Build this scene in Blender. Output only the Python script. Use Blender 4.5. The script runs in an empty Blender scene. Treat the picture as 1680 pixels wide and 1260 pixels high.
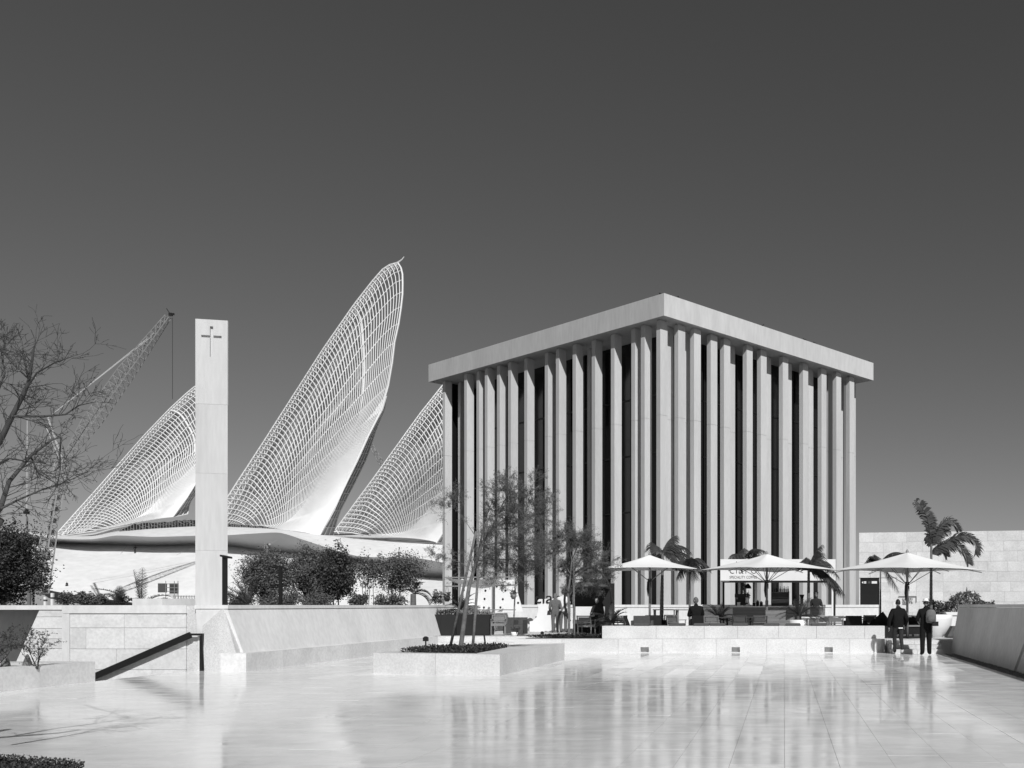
import bpy, math, random
from mathutils import Vector, Matrix

S = bpy.context.scene
COL = S.collection
R = math.radians
V = Vector
rnd = random.Random(11)
# photograph geometry: level shift-lens camera, principal point off centre
CX, HY, F, EYE = 1287.0, 993.0, 1583.0, 1.6

# ------------------------------------------------------------------ camera
cam_d = bpy.data.cameras.new('camera')
cam = bpy.data.objects.new('camera', cam_d)
COL.objects.link(cam)
cam.location = (0, 0, EYE)
cam.rotation_euler = (R(90), 0, 0)
cam_d.sensor_width = 36
cam_d.lens = F / 1680 * 36
cam_d.shift_x = (840 - CX) / 1680
cam_d.shift_y = (HY - 630) / 1680
cam_d.clip_start = 0.1
cam_d.clip_end = 6000
S.camera = cam

# ------------------------------------------------------------------ sky, sun, exposure
SUN_EL, SUN_AZ = 38.0, 155.0          # azimuth clockwise from +Y
world = bpy.data.worlds.new('World')
S.world = world
world.use_nodes = True
wn, wl = world.node_tree.nodes, world.node_tree.links
wn.clear()
sky = wn.new('ShaderNodeTexSky')
sky.sky_type = 'NISHITA'
sky.sun_disc = False
sky.sun_elevation = R(SUN_EL)
sky.sun_rotation = R(SUN_AZ)
sky.air_density = 1.0
sky.dust_density = 0.45
sky.ozone_density = 1.0
sep = wn.new('ShaderNodeSeparateColor')
m1 = wn.new('ShaderNodeMath'); m1.operation = 'MULTIPLY'; m1.inputs[1].default_value = 0.80
m2 = wn.new('ShaderNodeMath'); m2.operation = 'MULTIPLY_ADD'; m2.inputs[1].default_value = 0.14
bg = wn.new('ShaderNodeBackground')
bg.inputs[1].default_value = 0.050
wo = wn.new('ShaderNodeOutputWorld')
wl.new(sky.outputs[0], sep.inputs[0])
wl.new(sep.outputs[0], m1.inputs[0])
wl.new(sep.outputs[1], m2.inputs[0])
wl.new(m1.outputs[0], m2.inputs[2])
wl.new(m2.outputs[0], bg.inputs[0])
wl.new(bg.outputs[0], wo.inputs[0])
sd = bpy.data.lights.new('sun', 'SUN')
sun = bpy.data.objects.new('sun', sd)
COL.objects.link(sun)
sd.energy = 4.0
sd.angle = R(0.53)
sd.color = (1.0, 1.0, 1.0)
SUN = V((math.sin(R(SUN_AZ)) * math.cos(R(SUN_EL)), math.cos(R(SUN_AZ)) * math.cos(R(SUN_EL)), math.sin(R(SUN_EL))))
sun.rotation_euler = SUN.to_track_quat('Z', 'Y').to_euler()
sun.location = (30, -40, 60)
S.view_settings.view_transform = 'Standard'
S.view_settings.look = 'None'
S.view_settings.exposure = 0.0
S.view_settings.gamma = 1.0
S.view_settings.use_curve_mapping = False


# ------------------------------------------------------------------ helpers
def at(px, py, Y):
    "world point seen at a photograph pixel, at depth Y"
    return V(((px - CX) / F * Y, Y, EYE - (py - HY) / F * Y))


def gx(px, Y):
    return (px - CX) / F * Y


def gz(py, Y):
    return EYE - (py - HY) / F * Y


ORG = {}


class MB:
    def __init__(s):
        s.v, s.f, s.m = [], [], []

    def add(s, vs, fs, m=0):
        o = len(s.v)
        s.v += [tuple(p) for p in vs]
        s.f += [tuple(i + o for i in q) for q in fs]
        s.m += [m] * len(fs)
        return s

    def box(s, x0, y0, z0, x1, y1, z1, m=0):
        return s.add([(x0, y0, z0), (x1, y0, z0), (x1, y1, z0), (x0, y1, z0), (x0, y0, z1), (x1, y0, z1), (x1, y1, z1), (x0, y1, z1)],
                     [(0, 3, 2, 1), (4, 5, 6, 7), (0, 1, 5, 4), (1, 2, 6, 5), (2, 3, 7, 6), (3, 0, 4, 7)], m)

    def cbox(s, c, d, m=0, rz=0.0, top=1.0):
        "box by centre and size, turned about z, top face scaled"
        vs = []
        cr, sr = math.cos(rz), math.sin(rz)
        for z in (-.5, .5):
            k = top if z > 0 else 1
            for x, y in ((-.5, -.5), (.5, -.5), (.5, .5), (-.5, .5)):
                X, Yy = x * d[0] * k, y * d[1] * k
                vs.append((c[0] + X * cr - Yy * sr, c[1] + X * sr + Yy * cr, c[2] + z * d[2]))
        return s.add(vs, [(0, 3, 2, 1), (4, 5, 6, 7), (0, 1, 5, 4), (1, 2, 6, 5), (2, 3, 7, 6), (3, 0, 4, 7)], m)

    def prism(s, poly, z0, z1, m=0):
        n = len(poly)
        z0 = z0 if isinstance(z0, (list, tuple)) else [z0] * n
        z1 = z1 if isinstance(z1, (list, tuple)) else [z1] * n
        vs = [(p[0], p[1], z) for p, z in zip(poly, z0)] + [(p[0], p[1], z) for p, z in zip(poly, z1)]
        fs = [tuple(range(n - 1, -1, -1)), tuple(range(n, 2 * n))]
        fs += [(i, (i + 1) % n, n + (i + 1) % n, n + i) for i in range(n)]
        return s.add(vs, fs, m)

    def hull(s, bot, top, m=0):
        "solid between two loops of 3-D points"
        n = len(bot)
        fs = [tuple(range(n - 1, -1, -1)), tuple(range(n, 2 * n))]
        fs += [(i, (i + 1) % n, n + (i + 1) % n, n + i) for i in range(n)]
        return s.add(list(bot) + list(top), fs, m)

    def tube(s, pts, r, n=6, m=0, cap=True):
        pts = [V(p) for p in pts]
        k = len(pts)
        rr = r if isinstance(r, (list, tuple)) else [r] * k
        vs = []
        up = None
        for i, p in enumerate(pts):
            d = (pts[min(i + 1, k - 1)] - pts[max(i - 1, 0)])
            if d.length < 1e-9:
                d = V((0, 0, 1))
            d.normalize()
            if up is None:
                a = V((0, 0, 1)) if abs(d.z) < .9 else V((1, 0, 0))
                up = d.cross(a).normalized()
            else:
                up = (up - d * up.dot(d))
                up = up.normalized() if up.length > 1e-6 else d.orthogonal().normalized()
            w = d.cross(up)
            for j in range(n):
                a = 2 * math.pi * j / n
                vs.append(p + (up * math.cos(a) + w * math.sin(a)) * rr[i])
        fs = []
        for i in range(k - 1):
            for j in range(n):
                fs.append((i * n + j, i * n + (j + 1) % n, (i + 1) * n + (j + 1) % n, (i + 1) * n + j))
        if cap and n > 2:
            fs += [tuple(range(n - 1, -1, -1)), tuple(range((k - 1) * n, k * n))]
        return s.add(vs, fs, m)

    def bar(s, a, b, w, h, m=0):
        "rectangular bar from a to b: w sideways, h upwards"
        a, b = V(a), V(b)
        d = (b - a).normalized()
        side = d.cross(V((0, 0, 1)))
        side = V((1, 0, 0)) if side.length < 1e-4 else side.normalized()
        u = side.cross(d)
        vs = []
        for p in (a, b):
            for x, y in ((-1, -1), (1, -1), (1, 1), (-1, 1)):
                vs.append(p + side * x * w / 2 + u * y * h / 2)
        return s.add(vs, [(0, 3, 2, 1), (4, 5, 6, 7), (0, 1, 5, 4), (1, 2, 6, 5), (2, 3, 7, 6), (3, 0, 4, 7)], m)

    def lathe(s, prof, c=(0, 0, 0), n=16, m=0, sx=1, sy=1):
        vs = []
        for r, z in prof:
            for j in range(n):
                a = 2 * math.pi * j / n
                vs.append((c[0] + r * sx * math.cos(a), c[1] + r * sy * math.sin(a), c[2] + z))
        fs = []
        for i in range(len(prof) - 1):
            for j in range(n):
                fs.append((i * n + j, i * n + (j + 1) % n, (i + 1) * n + (j + 1) % n, (i + 1) * n + j))
        fs += [tuple(range(n - 1, -1, -1)), tuple(range((len(prof) - 1) * n, len(prof) * n))]
        return s.add(vs, fs, m)

    def ball(s, c, r, n=10, k=7, m=0):
        rx, ry, rz = r if isinstance(r, (tuple, list)) else (r, r, r)
        prof = [(max(math.sin(math.pi * i / k), .02), -math.cos(math.pi * i / k)) for i in range(k + 1)]
        o = MB().lathe(prof, (0, 0, 0), n)
        return s.add([(c[0] + x * rx, c[1] + y * ry, c[2] + z * rz) for x, y, z in o.v], o.f, m)

    def grid(s, rows, m=0, closed=False):
        n = len(rows[0])
        vs = [p for r in rows for p in r]
        fs = []
        for i in range(len(rows) - 1):
            for j in range(n if closed else n - 1):
                fs.append((i * n + j, i * n + (j + 1) % n, (i + 1) * n + (j + 1) % n, (i + 1) * n + j))
        return s.add(vs, fs, m)

    def build(s, name, mat, parent=None, smooth=False, kind=None):
        o0 = ORG.get(parent, V((0, 0, 0))) if parent else V((0, 0, 0))
        me = bpy.data.meshes.new(name)
        me.from_pydata([(x - o0.x, y - o0.y, z - o0.z) for x, y, z in s.v], [], s.f)
        for mm in (mat if isinstance(mat, (list, tuple)) else [mat]):
            me.materials.append(mm)
        if any(s.m):
            me.polygons.foreach_set('material_index', s.m)
        if smooth:
            me.polygons.foreach_set('use_smooth', [True] * len(s.f))
        me.update()
        ob = bpy.data.objects.new(name, me)
        COL.objects.link(ob)
        if parent:
            ob.parent = parent
            ORG[ob] = o0
        if kind:
            ob['kind'] = kind
        return ob


def thing(name, label, cat, loc=(0, 0, 0), group=None):
    o = bpy.data.objects.new(name, None)
    COL.objects.link(o)
    o.location = loc
    o.empty_display_size = .2
    ORG[o] = V(loc)
    tag(o, label, cat, group)
    return o


def tag(o, label, cat, group=None):
    o['label'] = label
    o['category'] = cat
    if group:
        o['group'] = group
    return o


def centre(o):
    "move a one-mesh thing's origin to its base"
    me = o.data
    xs = [v.co for v in me.vertices]
    c = V((sum(p.x for p in xs) / len(xs), sum(p.y for p in xs) / len(xs), min(p.z for p in xs)))
    for v in me.vertices:
        v.co -= c
    o.location = c
    return o


def copy_tree(o, parent=None):
    c = o.copy()
    COL.objects.link(c)
    if parent:
        c.parent = parent
    for ch in list(o.children):
        copy_tree(ch, c)
    return c


def place(o, loc, rz=0.0, sc=1.0, label=None):
    o.location = loc
    o.rotation_euler = (0, 0, rz)
    o.scale = (sc, sc, sc)
    if label:
        o['label'] = label
    return o


def mat(name, v, rough=.6, spec=.3, var=.08, scale=2.0, fine=0.0, fscale=40, bump=0.0, bscale=60, rand=0.0, stretch=(1, 1, 1), metal=0.0, two=False):
    m = bpy.data.materials.new(name)
    m.use_nodes = True
    nt = m.node_tree
    N, L = nt.nodes, nt.links
    b = N['Principled BSDF']
    b.inputs['Roughness'].default_value = rough
    b.inputs['Specular IOR Level'].default_value = spec
    b.inputs['Metallic'].default_value = metal
    tc = N.new('ShaderNodeTexCoord')
    mp = N.new('ShaderNodeMapping')
    mp.inputs['Scale'].default_value = stretch
    L.new(tc.outputs['Object'], mp.inputs[0])
    oi = N.new('ShaderNodeObjectInfo')
    if rand:
        off = N.new('ShaderNodeVectorMath'); off.operation = 'ADD'
        sc = N.new('ShaderNodeMath'); sc.operation = 'MULTIPLY'; sc.inputs[1].default_value = 37.0
        L.new(oi.outputs['Random'], sc.inputs[0])
        L.new(mp.outputs[0], off.inputs[0]); L.new(sc.outputs[0], off.inputs[1])
        vec = off.outputs[0]
    else:
        vec = mp.outputs[0]
    n1 = N.new('ShaderNodeTexNoise')
    n1.inputs['Scale'].default_value = scale
    n1.inputs['Detail'].default_value = 6
    L.new(vec, n1.inputs['Vector'])
    r1 = N.new('ShaderNodeMapRange')
    r1.inputs[1].default_value = .3; r1.inputs[2].default_value = .7
    r1.inputs[3].default_value = 1 - var; r1.inputs[4].default_value = 1 + var
    L.new(n1.outputs['Fac'], r1.inputs[0])
    val = r1.outputs[0]

    def mul(a, bsock):
        q = N.new('ShaderNodeMath'); q.operation = 'MULTIPLY'
        L.new(a, q.inputs[0]); L.new(bsock, q.inputs[1])
        return q.outputs[0]
    if fine:
        n2 = N.new('ShaderNodeTexNoise')
        n2.inputs['Scale'].default_value = fscale
        n2.inputs['Detail'].default_value = 3
        L.new(vec, n2.inputs['Vector'])
        r2 = N.new('ShaderNodeMapRange')
        r2.inputs[1].default_value = .35; r2.inputs[2].default_value = .65
        r2.inputs[3].default_value = 1 - fine; r2.inputs[4].default_value = 1 + fine
        L.new(n2.outputs['Fac'], r2.inputs[0])
        val = mul(val, r2.outputs[0])
    if rand:
        r3 = N.new('ShaderNodeMapRange')
        r3.inputs[3].default_value = 1 - rand; r3.inputs[4].default_value = 1 + rand
        L.new(oi.outputs['Random'], r3.inputs[0])
        val = mul(val, r3.outputs[0])
    q = N.new('ShaderNodeMath'); q.operation = 'MULTIPLY'; q.inputs[1].default_value = v
    L.new(val, q.inputs[0])
    L.new(q.outputs[0], b.inputs['Base Color'])
    if bump:
        n4 = N.new('ShaderNodeTexNoise')
        n4.inputs['Scale'].default_value = bscale
        n4.inputs['Detail'].default_value = 4
        L.new(vec, n4.inputs['Vector'])
        bp = N.new('ShaderNodeBump')
        bp.inputs['Strength'].default_value = bump
        bp.inputs['Distance'].default_value = .02
        L.new(n4.outputs['Fac'], bp.inputs['Height'])
        L.new(bp.outputs[0], b.inputs['Normal'])
    m['v'] = v
    return m


M = {}
M['stone'] = mat('pale_limestone', .62, .55, .3, .10, 1.1, .08, 22, .25, 45, rand=.05)
M['stone_wall'] = mat('honed_limestone', .68, .5, .3, .10, 1.6, .07, 14, .15, 30, rand=.06)
M['stone_smooth'] = mat('smooth_stone_render', .70, .6, .25, .09, .7, .05, 9, .1, 60, stretch=(1, 1, .5))
M['hammered'] = mat('bush_hammered_stone', .60, .7, .2, .06, 2, .10, 30, .6, 40)
M['concrete'] = mat('pale_concrete', .55, .65, .25, .06, .7, .04, 8, .12, 14, rand=.05, stretch=(1.6, 1.6, .22))
M['roofc'] = mat('cast_concrete_fascia', .56, .65, .25, .07, .5, .05, 3, .2, 6, stretch=(1.5, 1.5, .3))
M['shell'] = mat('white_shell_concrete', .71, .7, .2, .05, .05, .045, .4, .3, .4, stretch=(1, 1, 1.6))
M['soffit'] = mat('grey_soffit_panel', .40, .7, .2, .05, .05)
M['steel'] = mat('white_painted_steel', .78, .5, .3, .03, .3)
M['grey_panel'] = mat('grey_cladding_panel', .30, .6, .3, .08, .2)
M['dark_glass'] = mat('dark_glass', .012, .12, .5, .05, 1)
M['black'] = mat('black_powder_coat', .012, .45, .4, .1, 4)
M['charcoal'] = mat('charcoal_box', .018, .55, .3, .1, 3)
M['shadowgap'] = mat('dark_gap', .01, .8, .1)
M['wood'] = mat('weathered_timber', .21, .6, .25, .16, 3, .08, 30, .15, 40, rand=.14, stretch=(.6, 6, 9))
M['wood_lt'] = mat('pale_timber', .22, .6, .25, .12, 5, .05, 30, rand=.08)
M['wood_dk'] = mat('dark_timber', .055, .5, .3, .15, 6, rand=.15)
M['cane'] = mat('woven_cane', .19, .7, .2, .2, 40)
M['fabric'] = mat('grey_cushion_fabric', .09, .9, .1, .1, 14, .08, 120)
M['fabric_dk'] = mat('dark_upholstery', .022, .9, .1, .12, 14)
M['white'] = mat('white_paint', .80, .5, .3, .03, 2)
M['canvas'] = mat('white_canvas', .82, .85, .1, .03, 1.5, .01, 60)
M['pole'] = mat('grey_metal_pole', .25, .4, .4, .05, 3)
M['bark'] = mat('pale_bark', .15, .85, .1, .25, 9, .15, 40, .5, 30)
M['bark_grey'] = mat('grey_twig_bark', .07, .85, .1, .2, 9)
M['bark_dk'] = mat('dark_twig_bark', .05, .85, .1, .2, 9)
M['palm_bark'] = mat('ringed_palm_bark', .14, .85, .1, .25, 3, .1, 30, .4, 20, stretch=(1, 1, 6))
M['leaf'] = mat('leaf', .115, .55, .35, .35, 3.0, .3, 14)
M['leaf_fine'] = mat('fine_leaflet', .10, .6, .3, .3, 4.0, .3, 20)
M['leaf_dk'] = mat('dark_leaf', .048, .5, .35, .35, 2.0, .3, 12)
M['frond'] = mat('palm_frond', .045, .45, .4, .3, 3.0, .2, 16)
M['ground_cover'] = mat('ground_cover_leaf', .04, .6, .3, .35, 6, .3, 30)
M['soil'] = mat('dark_soil', .03, .95, .1, .3, 8)
M['gravel'] = mat('dark_gravel', .26, .9, .2, .4, 30, .3, 90, .8, 60)
M['sand'] = mat('sandy_ground', .14, .95, .1, .15, .05, .1, 1)
M['skin'] = mat('skin', .26, .6, .3, .05, 20)
M['hair'] = mat('dark_hair', .012, .6, .3, .2, 60)
M['cloth_black'] = mat('black_cloth', .012, .9, .1, .2, 25, .1, 80)
M['cloth_dark'] = mat('dark_denim', .035, .9, .1, .2, 20, .1, 90)
M['cloth_grey'] = mat('grey_cloth', .16, .9, .1, .15, 20)
M['cloth_white'] = mat('white_cloth', .78, .9, .1, .05, 20)
M['cloth_tan'] = mat('faded_cloth', .13, .9, .1, .15, 20, .1, 90)
M['pot'] = mat('glazed_pot', .2, .4, .4, .1, 5)
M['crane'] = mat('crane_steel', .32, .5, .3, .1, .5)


def dotted(name, a, b, scale, thr):
    m = mat(name, a, .85, .1)
    N, L = m.node_tree.nodes, m.node_tree.links
    bs = N['Principled BSDF']
    tc = N.new('ShaderNodeTexCoord')
    vo = N.new('ShaderNodeTexVoronoi')
    vo.inputs['Scale'].default_value = scale
    L.new(tc.outputs['Object'], vo.inputs['Vector'])
    g = N.new('ShaderNodeMath'); g.operation = 'LESS_THAN'; g.inputs[1].default_value = thr
    L.new(vo.outputs['Distance'], g.inputs[0])
    r = N.new('ShaderNodeMapRange')
    r.inputs[3].default_value = b; r.inputs[4].default_value = a
    L.new(g.outputs[0], r.inputs[0])
    L.new(r.outputs[0], bs.inputs['Base Color'])
    return m


M['dotdress'] = dotted('dotted_dress', .55, .06, 26, .42)


def floor_mat(name, base, rand):
    m = bpy.data.materials.new(name)
    m.use_nodes = True
    N, L = m.node_tree.nodes, m.node_tree.links
    b = N['Principled BSDF']
    b.inputs['Specular IOR Level'].default_value = .32
    ge = N.new('ShaderNodeNewGeometry')
    tc = N.new('ShaderNodeTexCoord')
    sc = N.new('ShaderNodeMath'); sc.operation = 'MULTIPLY'; sc.inputs[1].default_value = 53.0
    L.new(ge.outputs['Random Per Island'], sc.inputs[0])
    mp = N.new('ShaderNodeMapping'); mp.inputs['Scale'].default_value = (1.0, 1.9, 1)
    L.new(tc.outputs['Object'], mp.inputs[0])
    off = N.new('ShaderNodeVectorMath'); off.operation = 'ADD'
    L.new(mp.outputs[0], off.inputs[0]); L.new(sc.outputs[0], off.inputs[1])

    def noise(scale, detail, lo, hi, f0=.3, f1=.7, dist=0.0):
        n = N.new('ShaderNodeTexNoise')
        n.inputs['Scale'].default_value = scale; n.inputs['Detail'].default_value = detail; n.inputs['Distortion'].default_value = dist
        L.new(off.outputs[0], n.inputs['Vector'])
        r = N.new('ShaderNodeMapRange')
        r.inputs[1].default_value = f0; r.inputs[2].default_value = f1; r.inputs[3].default_value = lo; r.inputs[4].default_value = hi
        L.new(n.outputs['Fac'], r.inputs[0])
        return r.outputs[0]

    def mul(*socks):
        o = socks[0]
        for q in socks[1:]:
            k = N.new('ShaderNodeMath'); k.operation = 'MULTIPLY'
            L.new(o, k.inputs[0])
            if isinstance(q, float):
                k.inputs[1].default_value = q
            else:
                L.new(q, k.inputs[1])
            o = k.outputs[0]
        return o
    tone = N.new('ShaderNodeMapRange'); tone.inputs[3].default_value = 1 - rand; tone.inputs[4].default_value = 1 + rand * .8
    L.new(ge.outputs['Random Per Island'], tone.inputs[0])
    vein = noise(1.6, 9, .93, 1.0, .44, .56, .6)
    L.new(mul(noise(1.1, 5, .93, 1.07), noise(9, 4, .97, 1.03), vein, tone.outputs[0], base), b.inputs['Base Color'])
    sep_ = N.new('ShaderNodeMath'); sep_.operation = 'FRACT'
    L.new(sc.outputs[0], sep_.inputs[0])
    rg = N.new('ShaderNodeMapRange'); rg.inputs[3].default_value = .45; rg.inputs[4].default_value = 1.7
    L.new(sep_.outputs[0], rg.inputs[0])
    L.new(mul(noise(1.8, 5, .05, .17), rg.outputs[0]), b.inputs['Roughness'])
    n2 = N.new('ShaderNodeTexNoise'); n2.inputs['Scale'].default_value = 3.2; n2.inputs['Detail'].default_value = 4
    L.new(off.outputs[0], n2.inputs['Vector'])
    bp = N.new('ShaderNodeBump'); bp.inputs['Strength'].default_value = .03; bp.inputs['Distance'].default_value = .008
    L.new(n2.outputs['Fac'], bp.inputs['Height'])
    L.new(bp.outputs[0], b.inputs['Normal'])
    return m


M['floor'] = floor_mat('polished_limestone', .85, .13)
M['floor_bed'] = mat('paving_bed', .34, .8, .1)


def interp(tab, x):
    for (x0, y0), (x1, y1) in zip(tab, tab[1:]):
        if x <= x1:
            k = (x - x0) / (x1 - x0)
            return y0 + (y1 - y0) * k
    return tab[-1][1]


class Curve2:
    "polyline parameterised 0..1 by arc length"
    def __init__(s, pts):
        s.p = [V((a, b)) for a, b in pts]
        s.d = [0]
        for a, b in zip(s.p, s.p[1:]):
            s.d.append(s.d[-1] + (b - a).length)

    def __call__(s, u):
        x = max(0, min(1, u)) * s.d[-1]
        for i in range(len(s.d) - 1):
            if x <= s.d[i + 1]:
                k = (x - s.d[i]) / (s.d[i + 1] - s.d[i])
                return s.p[i].lerp(s.p[i + 1], k)
        return s.p[-1].copy()
# ------------------------------------------------------------------ ground and plaza
g = MB()
g.box(-2500, 60, -1.3, 2500, 4000, -1.2)
g.box(-2500, -400, -1.3, 2500, 60, -1.2)
o = g.build('ground', M['sand'], kind='structure')

X_L, X_R = -14.5, 5.2
fl = MB()
fl.box(X_L, -4, -.30, X_R, 37.5, -.012)
floor = fl.build('plaza_floor', M['floor_bed'], kind='structure')
ORG[floor] = V((0, 0, 0))
rt = random.Random(3)
far = MB()
rem = MB()
W_T = .55


def slab(mb, x0, y0, x1, y1, tx, ty):
    cx, cy = (x0 + x1) / 2, (y0 + y1) / 2
    zz = lambda x, y: (x - cx) * tx + (y - cy) * ty
    vs = [(x0, y0, -.02), (x1, y0, -.02), (x1, y1, -.02), (x0, y1, -.02)]
    vs += [(x, y, zz(x, y)) for x, y in ((x0, y0), (x1, y0), (x1, y1), (x0, y1))]
    mb.add(vs, [(4, 5, 6, 7), (0, 1, 5, 4), (1, 2, 6, 5), (2, 3, 7, 6), (3, 0, 4, 7)])


slabs = 0
for i in range(-20, 17):
    xa = -3.85 + W_T * i
    xb = xa + W_T
    if xb <= X_L + .02 or xa >= X_R - .02:
        continue
    xa, xb = max(xa, X_L), min(xb, X_R)
    gap = .0017 if xa > -3.9 else .0015
    y = -3.9 - rt.uniform(0, 1.2)
    while y < 37.3:
        ln = rt.choice((1.1, 1.45, 1.45, 1.8, 2.2))
        y1 = min(y + ln, 37.4)
        tx, ty = rt.gauss(0, .0011), rt.gauss(0, .0008)
        joint_l = .006 if abs(xa + 3.85) < .01 or abs(xa - 2.75) < .01 else gap
        args = (xa + joint_l, y + gap, xb - gap, y1 - gap, tx, ty)
        mid = (y + y1) / 2
        px = CX + (xa + W_T / 2) / max(mid, .1) * F
        if 9.0 < mid < 21.5 and -30 < px < 1710 and slabs < 285:
            q = MB(); slab(q, *args)
            q.build('paving_slab', M['floor'], floor)
            slabs += 1
        else:
            slab(far, *args)
        y = y1
far.build('paving_slab', M['floor'], floor, kind='stuff')

# ------------------------------------------------------------------ terrace
TZ = .42
t = MB()
t.prism([(-13.6, 36.9), (-9.15, 36.9), (-9.15, 33.3), (3.5, 33.3), (3.5, 32.9), (6.2, 32.9), (6.2, 50), (-13.6, 50)], -.3, TZ)
terr = t.build('terrace_floor', M['stone'], kind='structure')


def stone_row(parent, name, xs, y0, y1, z0, z1, m, gap=.004):
    for a, b in zip(xs, xs[1:]):
        MB().box(a + gap, y0, z0, b - gap, y1, z1).build(name, m, parent)


# left flight, two low steps
st = thing('stone_steps', 'two low pale stone steps between the dark planter boxes and the tree planter', 'steps', (-11.5, 36.2, 0))
for k in range(2):
    xs = [-13.55, -12.2, -10.9, -9.16]
    stone_row(st, 'step', xs, 36.2 + .36 * k, 36.9, .21 * k + .003 * k, .21 * (k + 1) - .002, M['stone'])
st = thing('stone_steps', 'three stone steps beside the sloping dark wall, where two men walk up', 'steps', (4.4, 32, 0))
for k in range(3):
    stone_row(st, 'step', [3.52, 4.4, 5.25], 31.95 + .32 * k, 32.9, .14 * k + (.003 if k else 0), .14 * (k + 1) - .002, M['stone'])

# long bench with three drain openings
bench = thing('stone_bench', 'long low stone bench wall with square drain openings below the cafe terrace', 'bench', (-2.8, 32.6, 0))
BY0, BY1, BZ = 32.5, 33.04, .46
xs = [-9.1, -7.5, -5.6, -4.1, -2.3, -.6, .75, 2.2, 3.0]
notch = [-4.71, -1.64, 1.49]
for a, b in zip(xs, xs[1:]):
    q = MB()
    nn = [n for n in notch if a < n < b]
    x0, x1 = a + .003, b - .003
    if nn:
        n0, n1 = nn[0] - .14, nn[0] + .14
        q.box(x0, BY0, 0, n0, BY1, BZ); q.box(n1, BY0, 0, x1, BY1, BZ)
        q.box(n0, BY0, .19, n1, BY1, BZ); q.box(n0, BY0 + .2, 0, n1, BY1, .19)
        q.box(n0, BY0, 0, n1, BY0 + .2, .02)
    else:
        q.box(x0, BY0, 0, x1, BY1, BZ)
    q.build('stone_block', M['stone'], bench)
q = MB()
arc = [(3.003, BY0)] + [(3.003 + .42 * math.sin(R(a)), BY0 + .42 - .42 * math.cos(R(a))) for a in (20, 40, 60, 80)] + [(3.47, BY1), (3.003, BY1)]
q.prism(arc, 0, BZ)
q.build('stone_block', M['stone'], bench)

wall = thing('terrace_wall', 'upper stone block wall with loose cushions on top edging the cafe terrace', 'wall', (-1.4, 33.3, TZ))
xs = [-6.25, -4.4, -2.75, -1.6, -.2, 1.1, 2.75, 3.44]
stone_row(wall, 'stone_block', xs, 33.06, 33.62, .40, .89, M['stone'])

# bed behind the bench, left end
bed = thing('planting_bed', 'low planting bed of dark ground cover around the smaller tree on the terrace edge', 'planting bed', (-7.7, 33.7, .4))
q = MB()
q.box(-9.12, 33.06, .40, -6.27, 33.30, .455)
q.build('bed_kerb', M['stone'], bed)


def cover(poly_xy, z, n, size, h, seed, name, parent, m):
    "low leafy carpet inside a polygon"
    rr = random.Random(seed)
    mb = MB()
    xs_ = [p[0] for p in poly_xy]; ys_ = [p[1] for p in poly_xy]

    def inside(x, y):
        c = False
        for (xa, ya), (xb, yb) in zip(poly_xy, poly_xy[1:] + poly_xy[:1]):
            if (ya > y) != (yb > y) and x < (xb - xa) * (y - ya) / (yb - ya) + xa:
                c = not c
        return c
    k = 0
    while k < n:
        x, y = rr.uniform(min(xs_), max(xs_)), rr.uniform(min(ys_), max(ys_))
        if not inside(x, y):
            continue
        k += 1
        a = rr.uniform(0, 6.28); tilt = rr.uniform(.2, 1.2); s_ = size * rr.uniform(.6, 1.4)
        zz = z + h * rr.uniform(.1, 1)
        d = V((math.cos(a) * math.cos(tilt), math.sin(a) * math.cos(tilt), math.sin(tilt))) * s_
        w = V((-math.sin(a), math.cos(a), 0)) * s_ * .32
        p = V((x, y, zz))
        mb.add([p, p + d * .5 + w, p + d, p + d * .5 - w], [(0, 1, 2, 3)])
    return mb.build(name, m, parent, kind='stuff')


bp = [(-8.95, 33.36), (-8.3, 33.32), (-6.5, 33.32), (-6.3, 33.45), (-6.3, 34.3), (-7.0, 34.6), (-8.2, 34.3)]
MB().prism(bp, .40, .47).build('soil', M['soil'], bed)
cover(bp, .47, 2600, .06, .09, 5, 'ground_cover', bed, M['ground_cover'])

# ------------------------------------------------------------------ angular tree planter in the plaza
P_A, P_B, P_C, P_D, P_E = (-9.63, 22.6), (-6.43, 21.8), (-6.45, 28.3), (-7.15, 28.0), (-9.3, 25.3)
PL_Z = .485
pl = thing('stone_planter', 'angular pale stone planter holding the propped tree in the middle of the plaza', 'planter', (-7.8, 24.3, 0))


def lerp2(a, b, k):
    return (a[0] + (b[0] - a[0]) * k, a[1] + (b[1] - a[1]) * k)


ring = [P_A, P_B, P_C, P_D, P_E]
soil_ring = [(-9.05, 22.85), (-7.15, 22.35), (-7.35, 25.6), (-7.9, 26.1), (-9.05, 25.0)]
for a, b, c, d in zip(ring, ring[1:] + ring[:1], soil_ring, soil_ring[1:] + soil_ring[:1]):
    n = 2 if (V(a) - V(b)).length > 3 else 1
    for k in range(n):
        p = [lerp2(a, b, k / n + .0008), lerp2(a, b, (k + 1) / n - .0008), lerp2(c, d, (k + 1) / n), lerp2(c, d, k / n)]
        MB().prism(p, 0, PL_Z).build('stone_block', M['stone'], pl)
MB().prism(soil_ring, .2, PL_Z - .03).build('soil', M['soil'], pl)
cover([lerp2(p, (-7.9, 24.2), -.06) for p in soil_ring], PL_Z - .02, 4200, .055, .10, 6, 'ground_cover', pl, M['ground_cover'])


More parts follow.
